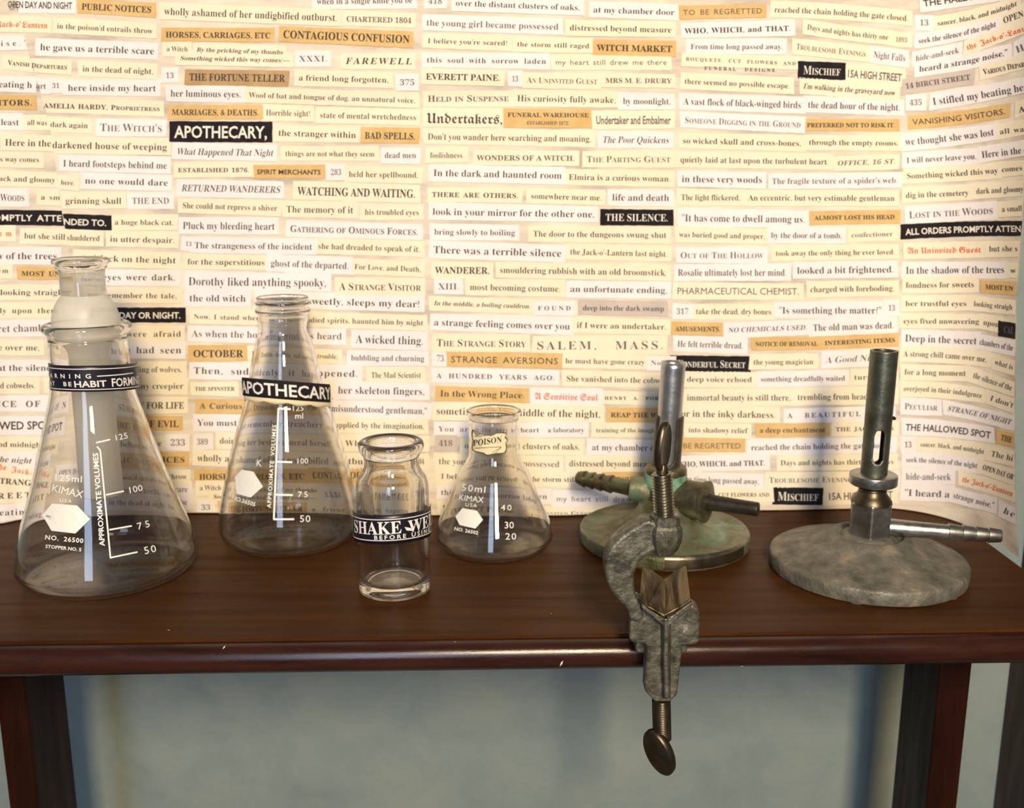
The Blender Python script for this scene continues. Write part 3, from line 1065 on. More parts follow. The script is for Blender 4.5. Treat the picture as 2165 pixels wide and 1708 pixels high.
def sheet(name, left, right, back, nx, ny, parent, up=-90):
    cols = []
    V, Fc = [], []
    for i in range(nx + 1):
        u = i / nx
        # slide along the bottom edge, then up the column
        yb = 1100.0
        for _ in range(4):
            xb = left(yb) * (1 - u) + right(yb) * u
            yb = bottom(xb)
        for j in range(ny + 1):
            y = yb + (up - yb) * j / ny
            x = left(y) * (1 - u) + right(y) * u
            q = on_paper(x, y, back)
            q.z = max(q.z, 0.0006)
            V.append(q)
    for i in range(nx):
        for j in range(ny):
            a = i * (ny + 1) + j
            Fc.append((a, a + ny + 1, a + ny + 2, a + 1))
    nb = len(V)
    V += [q + Vector((0, 0.00025, 0)) for q in V[:nb]]
    Fc += [tuple(k + nb for k in reversed(q)) for q in Fc[:]]
    rim = [i * (ny + 1) for i in range(nx + 1)] + [nx * (ny + 1) + j for j in range(1, ny + 1)] + \
          [i * (ny + 1) + ny for i in range(nx - 1, -1, -1)] + [j for j in range(ny - 1, 0, -1)]
    for a, b in zip(rim, rim[1:] + rim[:1]):
        Fc.append((b, a, a + nb, b + nb))
    return mesh_obj(name, V, Fc, M['sheet'], parent, sharp=60)


paper = empty('collage_paper', (0.0, 0.426, 0), 'curved sheet of word-strip collage paper standing behind all the glassware', 'paper')
paper2 = empty('collage_paper', (-0.2, 0.428, 0), 'second collage paper sheet at the far left, tucked under the large one', 'paper')
sheet('sheet', lambda y: pw(SEAM, y), lambda y: pw(REDGE, y), 0.0, 230, 100, paper)
sheet('sheet', lambda y: -160 + 0 * y, lambda y: pw(SEAM, y) + 40, 0.0018, 40, 100, paper2)

MATS = [M['c'], M['w'], M['t'], M['d'], M['k'], M['g'], M['ink'], M['ink_grey'], M['ink_red'], M['ink_white']]
BG = {'c': 0, 'w': 1, 't': 2, 'd': 3, 'k': 4, 'g': 5}
INK = {'c': 6, 'w': 6, 't': 6, 'd': 6, 'k': 9, 'g': 6}
# strips whose paper differs from the words' own box: words -> (x0, ytop, x1, ybottom)
EXTRA = {('FUNERAL WAREHOUSE'): (1064, 229, 1251, 270), 'WITCH MARKET': None}
random.seed(3)
ns = 0
for ln in STRIPS.strip().split('\n'):
    head, words = ln.split('|', 1)
    h = head.split()
    x0, y0, x1, y1, cap = map(float, h[:5])
    bg, stf = h[5], h[6]
    bul = float(h[7][2:]) if len(h) > 7 else 0.0
    st = stf[0]
    left = 'L' in stf
    dec = Decal(lambda x, y, b=0.0018 if left else 0.0: above(on_paper(x, y, b)))
    sl = (y1 - y0) / (x1 - x0)
    mx = 9 if bg not in 'k' else 11
    top_, bot_ = cap + (11 if bg in 'cwg' else 10), (11 if bg in 'cwg' else 9)
    if cap > 20:
        top_, bot_ = cap + 10, 9
    jr = 0.0 if bg == 'k' else 1.6
    a = (x0 - mx + random.uniform(-jr, jr), y0 - top_ - sl * mx + random.uniform(-jr, jr))
    b = (x1 + mx + random.uniform(-jr, jr), y1 - top_ + sl * mx + random.uniform(-jr, jr))
    c = (x1 + mx + random.uniform(-jr, jr), y1 + bot_ + sl * mx + random.uniform(-jr, jr))
    d = (x0 - mx + random.uniform(-jr, jr), y0 + bot_ - sl * mx + random.uniform(-jr, jr))
    if EXTRA.get(words):
        e = EXTRA[words]
        a, b, c, d = (e[0], e[1]), (e[2], e[1] + 1), (e[2], e[3] + 1), (e[0], e[3])
    # a strip never runs past the sheet it is printed on
    if left:
        lim = lambda p: (min(p[0], pw(SEAM, p[1]) + 18), p[1])
        a, b, c, d = map(lim, (a, b, c, d))
    else:
        lim = lambda p: (max(min(p[0], pw(REDGE, p[1]) - 2), pw(SEAM, p[1]) + 1), p[1])
        a, b, c, d = map(lim, (a, b, c, d))
    lift = 0.00020 + 0.00004 * (ns % 3)
    dec.quad(a, b, c, d, BG[bg], lift=lift, bulge=bul, jag=0.5)
    ink = 8 if 'R' in stf else 7 if 'G' in stf else INK[bg]
    dec.text(words, st, x0, y0, x1, y1, cap, ink, small='C' in stf, bulge=bul, lift=lift + 0.00014)
    if words == 'FUNERAL WAREHOUSE':
        dec.text('ESTABLISHED 1872.', 'j', 1113, 263, 1203, 264, 7, ink, lift=lift + 0.00014)
    if words.startswith('BOUQUETS') and y0 < 500:
        dec.text('FUNERAL DESIGNS.', 'b', 1489, 147, 1643, 152, 7, ink, lift=lift + 0.00014)
    dec.build('word_strip', MATS, paper2 if left else paper)
    ns += 1

# ================================================================== glassware
def axis_at(cx, ybot, wpx, inset=0.88):
    """stand a round thing so that its lowest visible point is at image height ybot"""
    D = 0.35
    for _ in range(12):
        c = G(cx, 1180, 0)
        c = P(cx, 1180, D)
        R = wpx * mpp(Vector((c.x, D, 0.01)))
        D = G(cx, ybot, 0.0008).y + inset * R
    return D, R


def zc(y, D):
    return P(CX, y, D).z


class Turned:
    """axis position and pixel profile -> metric profile"""
    def __init__(s, cx, ybot, wpx, inset=0.88, cyb=None):
        s.D, s.R = axis_at(cx, ybot, wpx, inset)
        s.X = P(cx, cyb or (ybot - 0.45 * wpx), s.D).x

    def rz(s, w_, y):
        z = zc(y, s.D)
        return (w_ * mpp((s.X, s.D, z)), z)

    def prof(s, pts):
        return [s.rz(a, b) for a, b in pts]


def offset_in(pr, th):
    out = []
    for i, (r, z) in enumerate(pr):
        a = pr[max(i - 1, 0)]
        b = pr[min(i + 1, len(pr) - 1)]
        dr, dz = b[0] - a[0], b[1] - a[1]
        L = math.hypot(dr, dz) or 1
        nr, nz = dz / L, -dr / L          # right of travel (travelling downwards along the outside this points inward/outward)
        if nr > 0:
            nr, nz = -nr, -nz
        out.append((max(r + nr * th, 0.0005), z + nz * th))
    return out


def vessel(T, body, bead, th=0.0011, floor_th=0.0014, heel=1.0, n=4, seg=96, lean=0.0):
    """body: pixel profile from under the bead to the widest place; bead: pixel profile of the mouth, outside to inside"""
    outer = catmull(T.prof(body), n)
    R, zw = outer[-1]
    k = min(zw, 0.010 * heel)
    h = [(R * 1.0, zw)]
    tail = [(R - 0.0004, zw * 0.72), (R - 0.0016, zw * 0.42), (R - 0.0040 * heel, zw * 0.16), (R - 0.0075 * heel, 0.0004), (R - 0.0105 * heel, 0.0002)]
    low = catmull([outer[-2], outer[-1]] + tail, n)[n:]
    full = outer[:-1] + low
    inner = offset_in(outer[:-1] + low, th)
    inner = [p for p in inner if p[1] > floor_th]
    mouth = T.prof(bead)
    mouth = catmull(mouth, 3)
    bottom_out = [(full[-1][0] * 0.6, 0.0009), (full[-1][0] * 0.25, 0.0011), (0, 0.0011)]
    bottom_in = [(inner[-1][0] * 0.92, floor_th + 0.0002), (inner[-1][0] * 0.5, floor_th + 0.0008), (0, floor_th + 0.0010)]
    loop = [(0, bottom_out[-1][1])] + bottom_out[:-1][::-1] + full[::-1] + mouth[::-1][::-1] + inner + bottom_in
    v, f = lathe(loop, (T.X, T.D, 0), seg)
    ov, of = lathe(full, (T.X, T.D, 0), seg)
    for lst in (v, ov):
        for k_ in lst:
            k_.x += lean * k_.z
    bvh = BVHTree.FromPolygons(ov, of)

    def proj(x, y):
        d = ray(x, y).normalized()
        h_ = bvh.ray_cast(CAM, d)[0]
        return h_
    return v, f, proj, full, inner


class WrapLabel:
    """a sticker bent round an upright axis: s along the arc (degrees), t downwards (pixels)"""
    def __init__(s, cx, D, w_, lt, lb, rt, rb, arc, mid=0.0, extra=0.0007):
        s.cx, s.w, s.arc, s.mid = cx, w_, arc, mid
        s.lt, s.lb, s.rt, s.rb = lt, lb, rt, rb
        c = P(cx, (lt + lb) / 2, D)
        s.R = w_ * mpp(c) + extra
        s.c = Vector((c.x, D, 0))
        s.turn = math.atan2(-c.x, D)        # faces the viewer's side

    def at(s, th, t):
        a = math.radians(th)
        u = (math.sin(a) + 1) / 2
        top = s.lt + (s.rt - s.lt) * u
        hgt = (s.lb - s.lt) + ((s.rb - s.rt) - (s.lb - s.lt)) * u
        y = top + s.mid * math.cos(a) + t
        b = a + s.turn
        z = zc(y, s.c.y - s.R * math.cos(b))
        return Vector((s.c.x + s.R * math.sin(b), s.c.y - s.R * math.cos(b), z))

    def H(s):
        return s.lb - s.lt

    def surface(s, a0, a1, name, m, parent, n=40, th=0.00025, round_=0.0, t0=0.0, t1=None, scal=0):
        H = t1 if t1 is not None else s.H()
        V, Fc = [], []
        rows = 6
        for i in range(n + 1):
            a = a0 + (a1 - a0) * i / n
            e = 0.0
            if round_:
                dd = min(i, n - i) / n * (a1 - a0) / 57.3 * s.w
                if dd < round_:
                    e = round_ - math.sqrt(max(0, round_ ** 2 - (round_ - dd) ** 2))
            for j in range(rows + 1):
                t = t0 + e + (H - t0 - 2 * e) * j / rows
                if scal and j == rows:
                    t += scal * abs(math.sin(a * 0.105))
                V.append(s.at(a, t))
        for i in range(n):
            for j in range(rows):
                p = i * (rows + 1) + j
                Fc.append((p, p + 1, p + rows + 2, p + rows + 1))
        o = mesh_obj(name, V, Fc, m, parent, sharp=0)
        so = o.modifiers.new('thickness', 'SOLIDIFY')
        so.thickness = th
        so.offset = 1 if False else 0
        return o

    def decal(s):
        k = s.w / 57.29578                # pixels of arc per degree

        def proj(x, y):                   # x in degrees*k, y = t
            return s.at(x / k, y)
        d = Decal(proj)
        cx_ = s.c

        def add(pts, faces, mi, lift):
            o = len(d.V)
            for x, y in pts:
                q = s.at(x / k, y)
                nrm = Vector((q.x - cx_.x, q.y - cx_.y, 0)).normalized()
                d.V.append(q + nrm * (lift + 0.00022))
            d.F += [tuple(i + o for i in f) for f in faces]
            d.I += [mi] * len(faces)
        d.add = add
        return d, k


ENAMEL = [M['enamel']]


def px(crop, ox, oy, *pts):
    return [(x / crop + ox, y / crop + oy) for x, y in pts]


# ---- large conical flask on the left
T1 = Turned(229, 1270, 181, 0.86, 1185)
fl = empty('conical_flask', (T1.X, T1.D, 0), 'large clear conical flask at far left with a navy habit-forming warning band', 'flask')
v, f, proj1, full1, inner1 = vessel(T1, [(78, 714), (78.5, 740), (79, 770), (80.5, 800), (83, 822), (88, 845), (98, 880), (114, 940), (131, 1000), (150, 1060), (165, 1105), (176, 1145), (181, 1174)],
                                    [(78, 714), (80, 706), (87, 699), (89.5, 692), (87, 685), (80, 682), (75, 688), (73.5, 700)])
mesh_obj('flask_body', v, f, M['glass'], fl, sharp=0)
d1 = Decal(proj1)
d1.poly(px(4.167, 20, 880, (290, 870), (375, 768), (595, 785), (712, 905), (580, 1032), (370, 1008)), 0)
d1.build('marking_patch', ENAMEL, fl, 'white hexagonal writing patch')
d1 = Decal(proj1)
d1.text('NO. 26500', 'S', 94.4, 1140, 176, 1148, 9.5, 0)
d1.text('STOPPER NO. 5', 'S', 95.6, 1158, 172, 1165.6, 7, 0)
d1.text('KIMAX', 's', 107.6, 1038, 174, 1053, 15, 0)
d1.text('USA', 's', 125.6, 1061, 151, 1063, 7, 0)
d1.text('125ml', 's', 112, 1016, 174, 1020, 14, 0)
d1.text('APPROXIMATE VOLUMES', 'S', 221.6, 1153.6, 207, 957, 11, 0)
d1.text('125', 's', 242, 932, 272, 926, 12, 0)
d1.text('100', 's', 271, 1043.5, 303, 1037, 13, 0)
d1.text('75', 's', 291, 1120, 319, 1113, 14, 0)
d1.text('50', 's', 305.6, 1172, 332, 1166, 15, 0)
for a in ((205, 944, 212, 952), (212, 952, 233.6, 1180), (203, 936, 233, 929), (224, 1046, 262, 1038), (231, 1120, 279, 1111.6), (233, 1179, 291, 1166.8)):
    d1.line(*a, 3.2, 0)
d1.build('graduation_print', ENAMEL, fl)
W1 = WrapLabel(200, T1.D, 82.5, 768, 823, 764, 819, 90, 7, 0.0006)
W1.surface(-100, 98, 'label_band', M['navy'], fl)
dd, k = W1.decal()
for t_, w_ in ((7, 1.6), (50, 1.6)):
    dd.line(-92 * k, t_, 84 * k, t_, w_, 0, 0.0001)
dd.line(84 * k, 7, 84 * k, 50, 1.6, 0, 0.0001)
dd.text('WARNING', 'S', -86 * k, 27, -4 * k, 26, 9, 0)
dd.line(3 * k, 22, 58 * k, 20, 2, 0)
dd.text('MAY BE', 'S', -84 * k, 43, -30 * k, 43, 9, 0)
dd.text('HABIT', 'S', -27 * k, 45, 14 * k, 44, 13, 0)
dd.text('FORMING', 'S', 20 * k, 45, 78 * k, 45, 17, 0)
dd.build('label_lettering', [M['label_white']], fl, 'white lettering of the warning band')

# ---- frosted bulb tube standing in the big flask
bt = empty('bulb_tube', (T1.X, T1.D, zc(1045, T1.D)), 'frosted glass bulb tube with a flanged top, set in the large left flask', 'glass tube')
neck = T1.prof([(46, 622), (45.5, 605), (45.5, 585), (47, 572), (53, 562), (57, 556), (57.5, 550), (54, 545), (48, 546), (43.5, 556), (42.5, 580), (42.5, 605), (43, 622)])
mesh_obj('tube_mouth', *lathe(catmull(neck, 3), (T1.X, T1.D, 0), 80), M['glass'], bt, sharp=0)
mesh_obj('tube_mouth_haze', *lathe(catmull(T1.prof([(44, 622), (44, 600), (44, 580), (45.5, 572)]), 2), (T1.X, T1.D, 0), 64), M['frost_light'], bt, sharp=0)
bulb = T1.prof([(45, 623), (50, 630), (58, 642), (64, 657), (67.5, 672), (68.5, 686), (66, 700), (59, 716), (48, 730), (42, 742), (40.5, 756)])
mesh_obj('bulb', *lathe(catmull(bulb, 4), (T1.X, T1.D, 0), 80), M['frost'], bt, sharp=0)
stem = T1.prof([(40.5, 757), (41, 800), (41.5, 900), (42.5, 980), (43, 1040), (42, 1044), (40, 1041)])
mesh_obj('stem', *lathe(stem, (T1.X, T1.D, 0), 72), M['frost'], bt, sharp=0)

# ---- screw-necked flask
T2 = Turned(612, 1181, 145, 0.86, 1100)
fl = empty('conical_flask', (T2.X, T2.D, 0), 'clear conical flask with a screw-thread neck and a black apothecary sticker', 'flask')
v, f, proj2, full2, inner2 = vessel(T2, [(53, 634), (56.5, 640), (53.5, 647), (54, 650), (57.5, 656), (54, 663), (51.5, 668), (52.5, 676), (49.5, 686), (49.5, 700), (55, 712), (60, 728), (63, 742), (71, 776), (82, 840), (102, 900), (122, 970), (137, 1040), (143.5, 1080), (145, 1106)],
                                    [(53, 634), (54.5, 630), (53, 627), (50, 627), (48.5, 631), (48, 640)], lean=0.016)
mesh_obj('flask_body', v, f, M['glass'], fl, sharp=0)
d2 = Decal(proj2)
d2.poly(px(4.744, 440, 840, (268, 800), (335, 725), (455, 745), (550, 895), (425, 1005), (285, 965)), 0)
d2.build('marking_patch', ENAMEL, fl, 'white hexagonal writing patch')
d2 = Decal(proj2)
d2.text('NO.26505', 'S', 489, 1055, 539, 1071, 8.5, 0)
d2.text('APPROXIMATE VOLUMES', 'S', 572.8, 1074, 584.4, 898, 8.5, 0)
d2.text('125', 's', 616, 869, 643, 868, 11, 0)
d2.text('ml', 's', 623, 885, 642, 885, 12, 0)
d2.text('100', 's', 625.5, 980, 652, 980, 11, 0)
d2.text('75', 's', 628.7, 1051, 652, 1051, 12, 0)
d2.text('50', 's', 633, 1103.5, 657, 1103.5, 14, 0)
d2.text('K', 's', 541, 985, 553, 986, 14, 0)
for a in ((588.6, 863, 579, 1098), (588, 863.6, 615, 865), (585.4, 976, 618, 977), (583, 1045.5, 619, 1046.6), (578, 1097.6, 622, 1097.6)):
    d2.line(*a, 4.0, 0)
d2.build('graduation_print', ENAMEL, fl)
W2 = WrapLabel(606, T2.D, 86.5, 797, 836, 812, 850, 80, 1, 0.0008)
W2.surface(-82, 82, 'sticker', M['k'], fl, round_=4)
W2.surface(-72, 78, 'sticker_edge', M['label_cream'], fl, t0=39.5, t1=46, scal=5)
dd, k = W2.decal()
dd.text('APOTHECARY,', 'S', -74 * k, 32, 76 * k, 32, 25, 0)
dd.build('sticker_lettering', [M['label_white']], fl, 'white apothecary lettering')

# ---- small flask
T3 = Turned(1045, 1193, 124, 0.86, 1130)
fl = empty('conical_flask', (T3.X, T3.D, 0), 'small clear wide-mouthed conical flask with a cream poison label', 'flask')
v, f, proj3, full3, inner3 = vessel(T3, [(52, 884), (53, 892), (53.5, 910), (53.5, 940), (53, 955), (57, 968), (66, 985), (76, 1002), (95, 1050), (110, 1082), (119, 1104), (124, 1128)],
                                    [(52, 884), (54, 879), (57.5, 874), (58.5, 869), (56, 866), (51, 868), (49.5, 875), (49, 884)], th=0.0010)
mesh_obj('flask_body', v, f, M['glass'], fl, sharp=0)
d3 = Decal(proj3)
d3.poly(px(4.616, 900, 840, (290, 1160), (360, 1080), (500, 1105), (560, 1195), (485, 1280), (330, 1245)), 0)
d3.build('marking_patch', ENAMEL, fl, 'white hexagonal writing patch')
d3 = Decal(proj3)
d3.text('50ml', 's', 975, 1037, 1027, 1042, 14, 0)
d3.text('KIMAX', 's', 969, 1057, 1022, 1063, 12, 0)
d3.text('USA', 's', 983, 1070, 1008, 1073, 7.5, 0)
d3.text('NO. 26502', 'S', 959.6, 1120.5, 1010.5, 1130, 7, 0)
d3.text('40', 's', 1059, 1079, 1082, 1079, 12, 0)
d3.text('30', 's', 1065.7, 1117, 1087, 1117, 14, 0)
d3.text('20', 's', 1068, 1140.5, 1092, 1140.5, 13.5, 0)
d3.build('graduation_print', ENAMEL, fl)
shield = px(4.616, 900, 840, (455, 312), (520, 347), (640, 372), (700, 342), (795, 345), (778, 385), (805, 412), (788, 445), (795, 490), (775, 548), (690, 552), (600, 572), (560, 548), (480, 532), (448, 500), (460, 425), (448, 380))
sm = catmull([(a, b) for a, b in shield], 2, closed=True)
d3 = Decal(proj3)
cxs, cys = 1035.0, 937.0
d3.poly(sm, 1, 0.0004)
d3.poly([(cxs + (x - cxs) * .93, cys + (y - cys) * .90) for x, y in sm], 0, 0.00048)
d3.text('POISON', 'j', 1000, 943, 1061, 935, 12.5, 2, lift=0.0006)
d3.line(1003, 947.5, 1059, 944.5, 1.3, 1, 0.00055)
d3.line(1003, 922, 1040, 920, 1.2, 1, 0.00055)
d3.line(1040, 957, 1060, 945, 1.0, 1, 0.00055)
d3.line(1047, 958, 1060, 946, 0.9, 1, 0.00055)
for q in range(4):
    d3.line(1001 + q * 2, 911 + q * 2, 1008 + q * 2.5, 921 - q, 0.9, 1, 0.00055)
d3.build('poison_label', [M['label_cream'], M['patina'], M['navy']], fl, 'cream shield-shaped label reading poison')

# ---- squat bottle
TB = Turned(835, 1269, 74.5, 0.95, 1245)
bo = empty('apothecary_bottle', (TB.X, TB.D, 0), 'small clear glass bottle with a navy shake-well band around it', 'bottle')
v, f, projb, fullb, innerb = vessel(TB, [(59, 962), (57.5, 972), (58, 984), (63, 996), (71.5, 1008), (75.5, 1022), (76.5, 1040), (76.3, 1100), (75.5, 1180), (74.8, 1225), (74.5, 1240)],
                                    [(59, 962), (63, 957), (67.5, 949), (69, 940), (67, 933), (61, 930), (54, 932), (49.5, 940), (48.5, 955)], th=0.0019, floor_th=0.0042, heel=0.40)
mesh_obj('bottle_body', v, f, M['glass'], bo, sharp=0)
WB = WrapLabel(829.5, TB.D, 78.3, 1077, 1138, 1066, 1127, 90, 17, 0.0005)
WB.surface(-94, 94, 'label_band', M['navy'], bo)
dd, k = WB.decal()
dd.line(-78 * k, 9, 92 * k, 9, 1.8, 0, 0.0001)
dd.line(-78 * k, 53, 92 * k, 53, 1.8, 0, 0.0001)
dd.line(-82 * k, 13, -82 * k, 49, 1.8, 0, 0.0001)
dd.line(-82 * k, 13, -78 * k, 9, 1.8, 0, 0.0001)
dd.line(-82 * k, 49, -78 * k, 53, 1.8, 0, 0.0001)
dd.text('SHAKE', 'b', -70 * k, 41, 13 * k, 39, 26, 0)
dd.text('WELL', 'b', 23 * k, 40, 96 * k, 38, 25, 0)
dd.text('BEFORE', 'S', -27 * k, 50.5, 19 * k, 50, 8.5, 0)
dd.text('USING', 'S', 27 * k, 50, 68 * k, 50, 9, 0)
dd.add([(17 * k, 27), (26 * k, 31), (30 * k, 38), (20 * k, 35)], [(0, 1, 2, 3)], 0, 0.0002)
dd.build('label_lettering', [M['label_white']], bo, 'white shake-well lettering')


# ================================================================== gas burners
def lumpy(seed, amp, k0=3):
    rnd = random.Random(seed)
    ph = [(rnd.uniform(0, 6.28), rnd.uniform(0.3, 1)) for _ in range(7)]

    def fn(a, r, h):
        return 1 + amp * sum(b * math.sin((k0 + i * 2) * a + p + h * 300) for i, (p, b) in enumerate(ph)) / 4
    return fn


def tube_with_slots(c, axis, r0, r1, L, slots, seg=96, rows=110, top=None):
    """slots = [(angle_deg, half_deg, h0, h1)] cut through the wall; wall thickness by solidify"""
    axis = axis.normalized()
    q = Vector((0, 0, 1)).rotation_difference(axis)
    V, Fc = [], []
    for i in range(rows + 1):
        h = L * i / rows
        r = r0 + (r1 - r0) * i / rows
        for j in range(seg):
            a = 2 * math.pi * j / seg
            V.append(c + q @ Vector((r * math.sin(a), -r * math.cos(a), h)))
    for i in range(rows):
        h = L * (i + .5) / rows
        for j in range(seg):
            a = 360 * (j + .5) / seg
            cut = False
            for sa, hw, h0, h1 in slots:
                da = (a - sa + 180) % 360 - 180
                rr = hw / 57.3 * r0
                dx = da / 57.3 * r0
                dh = max(h0 + rr - h, h - (h1 - rr), 0)
                if abs(dx) < rr and dx * dx + dh * dh < rr * rr and h0 < h < h1:
                    cut = True
            if not cut:
                k = (j + 1) % seg
                Fc.append((i * seg + j, i * seg + k, (i + 1) * seg + k, (i + 1) * seg + j))
    return V, Fc


def thick(o, t, off=-1):
    s = o.modifiers.new('thickness', 'SOLIDIFY')
    s.thickness = t
    s.offset = off
    return o


def barb(c0, c1, r0, r1, ridges, rw=1.12, tip=0.9):
    """hose barb from c0 to c1; ridges = positions 0..1 of the saw-tooth steps"""
    L = (c1 - c0).length
    pr = [(0, 0), (r0, 0)]
    for i, t in enumerate(ridges):
        r = r0 + (r1 - r0) * t
        pr += [(r * 0.94, L * t - 0.0002), (r * rw, L * t)]
        nt = ridges[i + 1] if i + 1 < len(ridges) else 1.0
        pr += [(r * 0.96, L * (t * 0.15 + nt * 0.85))]
    pr += [(r1 * tip, L), (r1 * 0.6, L), (r1 * 0.55, L - 0.004), (0, L - 0.004)]
    return lathe(pr, c0, 40, c1 - c0)


# ---- right-hand burner
TR = Turned(1832, 1281, 201, 0.985, 1190)
br = empty('gas_burner', (TR.X, TR.D, 0), 'gas burner at right with an oxidised grey round base and dark slotted tube', 'burner')
Rb = TR.R
colr, colz = TR.rz(42, 1128)
mesh_obj('base', *lathe([(Rb * 0.90, 0.0022), (Rb * 0.975, 0.0004), (Rb * 0.990, 0.0005), (Rb * 0.998, 0.0014), (Rb * 1.0, 0.0030), (Rb * 1.0, 0.0050), (Rb * 0.990, 0.0059)] +
                                catmull([(Rb * 0.975, 0.0062), (Rb * 0.84, 0.0076), (Rb * 0.66, 0.0096), (Rb * 0.50, 0.0120), (Rb * 0.37, 0.0150), (Rb * 0.30, colz - 0.0012), (Rb * 0.24, colz + 0.0002), (Rb * 0.1, colz + 0.0004), (0, colz + 0.0004)], 4),
                        (TR.X, TR.D, 0), 120, rfun=lumpy(4, 0.007)), M['zinc_base'], br, sharp=50)
for k_, (aa, ww) in enumerate(((-25, 13), (38, 12), (95, 12), (180, 14), (245, 12))):
    a = math.radians(aa)
    cc = Vector((TR.X + Rb * 0.90 * math.sin(a), TR.D - Rb * 0.90 * math.cos(a), 0.0012))
    v, f = lathe([(0, -0.0011), (0.0034, -0.0011), (0.0038, 0.0008), (0, 0.0012)], cc, 12)
    mesh_obj('foot', v, f, M['zinc_base'], br)
hexr = TR.rz(45, 1100)[0]
z_h0, z_h1 = zc(1134, TR.D), zc(1062, TR.D)
hv, hf = lathe([(0, z_h0), (hexr, z_h0), (hexr, z_h1), (hexr * 0.93, z_h1 + 0.0010), (0, z_h1 + 0.0010)], (TR.X, TR.D, 0), 6)
rot = Matrix.Rotation(math.radians(-16), 4, 'Z')
c0_ = Vector((TR.X, TR.D, 0))
hv = [c0_ + rot @ (p - c0_) for p in hv]
bevel(mesh_obj('hexagonal_body', hv, hf, M['nickel'], br, smooth=False), 0.0006)
mesh_obj('shoulder', *lathe(TR.prof([(0.01, 1064), (42, 1062), (41, 1056), (34, 1047), (29, 1040), (27, 1030), (0.01, 1029)]), (TR.X, TR.D, 0), 64), M['bronze'], br)
mesh_obj('thread', *screw_mesh((TR.X, TR.D, 0), TR.rz(29, 1030)[0], zc(1046, TR.D), zc(1016, TR.D), 0.0010, 0.0004), M['rod'], br)
dz0, dz1 = zc(1024, TR.D), zc(1000, TR.D)
dr_ = TR.rz(49, 1010)[0]
mesh_obj('air_collar', *lathe([(0, dz0), (dr_ * 0.9, dz0), (dr_ * 0.985, dz0 + 0.0005), (dr_, dz0 + 0.0009), (dr_, dz1 - 0.0009), (dr_ * 0.985, dz1 - 0.0004), (dr_ * 0.9, dz1), (0.0, dz1)],
                              (TR.X, TR.D, 0), 160, rfun=lambda a, r, h: 1 + (0.008 * math.sin(80 * a) if r > dr_ * 0.97 else 0)), M['nickel'], br, sharp=30)
t0 = Vector((TR.X, TR.D, dz1 - 0.0006))
ztop = zc(741, TR.D)
Lt = ztop - t0.z
rt0, rt1 = TR.rz(27.3, 990)[0], TR.rz(28.6, 745)[0]
turn = math.degrees(math.atan2(-TR.X, TR.D))
h_of = lambda y: zc(y, TR.D - rt0) - t0.z
v, f = tube_with_slots(t0, Vector((0.004, 0, 1)), rt0, rt1, Lt, [(12 + turn, 23, h_of(983), h_of(911)), (185 + turn, 25, h_of(990), h_of(905))])
thick(mesh_obj('tube', v, f, M['tube'], br), 0.0011)
for yy_, s_ in ((883, 1), (876, 1), (843, 1)):
    zz = zc(yy_, TR.D)
    v, f = lathe([(0, -0.0007), (0.0009, -0.0005), (0.0010, 0.0002), (0.0005, 0.0007), (0, 0.0008)], (TR.X + rt0 * 1.02 + 0.0003, TR.D - 0.001, zz), 12)
    mesh_obj('crust', v, f, M['rod'], br) if yy_ == 883 else None
zb = zc(1112, TR.D)
e1 = G(2117, 1133, zb)
s1 = Vector((TR.X + hexr * 0.7, TR.D + (e1.y - TR.D) * 0.1, zb))
mesh_obj('hose_barb', *barb(s1, e1, 19.0 * mpp(s1), 14.0 * mpp(e1), (0.55, 0.67, 0.78, 0.89)), M['nickel'], br, sharp=35)

# ---- middle burner, green with patina
TM = Turned(1403, 1207, 178, 0.985, 1140)
bm_ = empty('gas_burner', (TM.X, TM.D, 0), 'gas burner with green patina on its brass base, side valve and ribbed hose inlet', 'burner')
Rm = TM.R
mesh_obj('base', *lathe([(Rm * 0.90, 0.0022), (Rm * 0.98, 0.0003), (Rm * 0.996, 0.0008), (Rm * 1.0, 0.0018), (Rm * 1.0, 0.0054), (Rm * 0.990, 0.0062)] + catmull([(Rm * 0.975, 0.0064), (Rm * 0.88, 0.0062),
                                 (Rm * 0.62, 0.0072), (Rm * 0.42, 0.0105), (Rm * 0.32, 0.0150), (Rm * 0.27, 0.0190), (0, 0.0200)], 4),
                        (TM.X, TM.D, 0), 120, rfun=lumpy(9, 0.003)), M['patina'], bm_, sharp=50)
v, f = [], []
nb_ = 40
for i in range(nb_ + 1):
    a = math.radians(-8 + 62 * i / nb_)
    for r_, z_ in ((1.003, 0.0014), (1.008, 0.0022), (1.008, 0.0052), (1.002, 0.0061), (0.975, 0.0069)):
        v.append(Vector((TM.X + Rm * r_ * math.sin(a), TM.D - Rm * r_ * math.cos(a), z_)))
for i in range(nb_):
    for j in range(4):
        f.append((i * 5 + j, (i + 1) * 5 + j, (i + 1) * 5 + j + 1, i * 5 + j + 1))
mesh_obj('polished_rim', v, f, M['screw'], bm_)
zc_ = lambda y: zc(y, TM.D)
mesh_obj('column', *lathe(catmull(TM.prof([(0.01, 1092), (47, 1090), (43, 1076), (42, 1050), (42, 1020), (43, 1004), (44, 998), (43, 988), (36, 983), (24, 981), (0.01, 981)]), 3), (TM.X, TM.D, 0), 64), M['brass'], bm_, sharp=50)
mesh_obj('verdigris_crust', *lathe(TM.prof([(43.4, 1030), (44.6, 1014), (44.4, 1002), (43.4, 996)]), (TM.X, TM.D, 0), 60, rfun=lumpy(2, 0.012, 5)), M['verdigris'], bm_)
zs = zc_(1034)
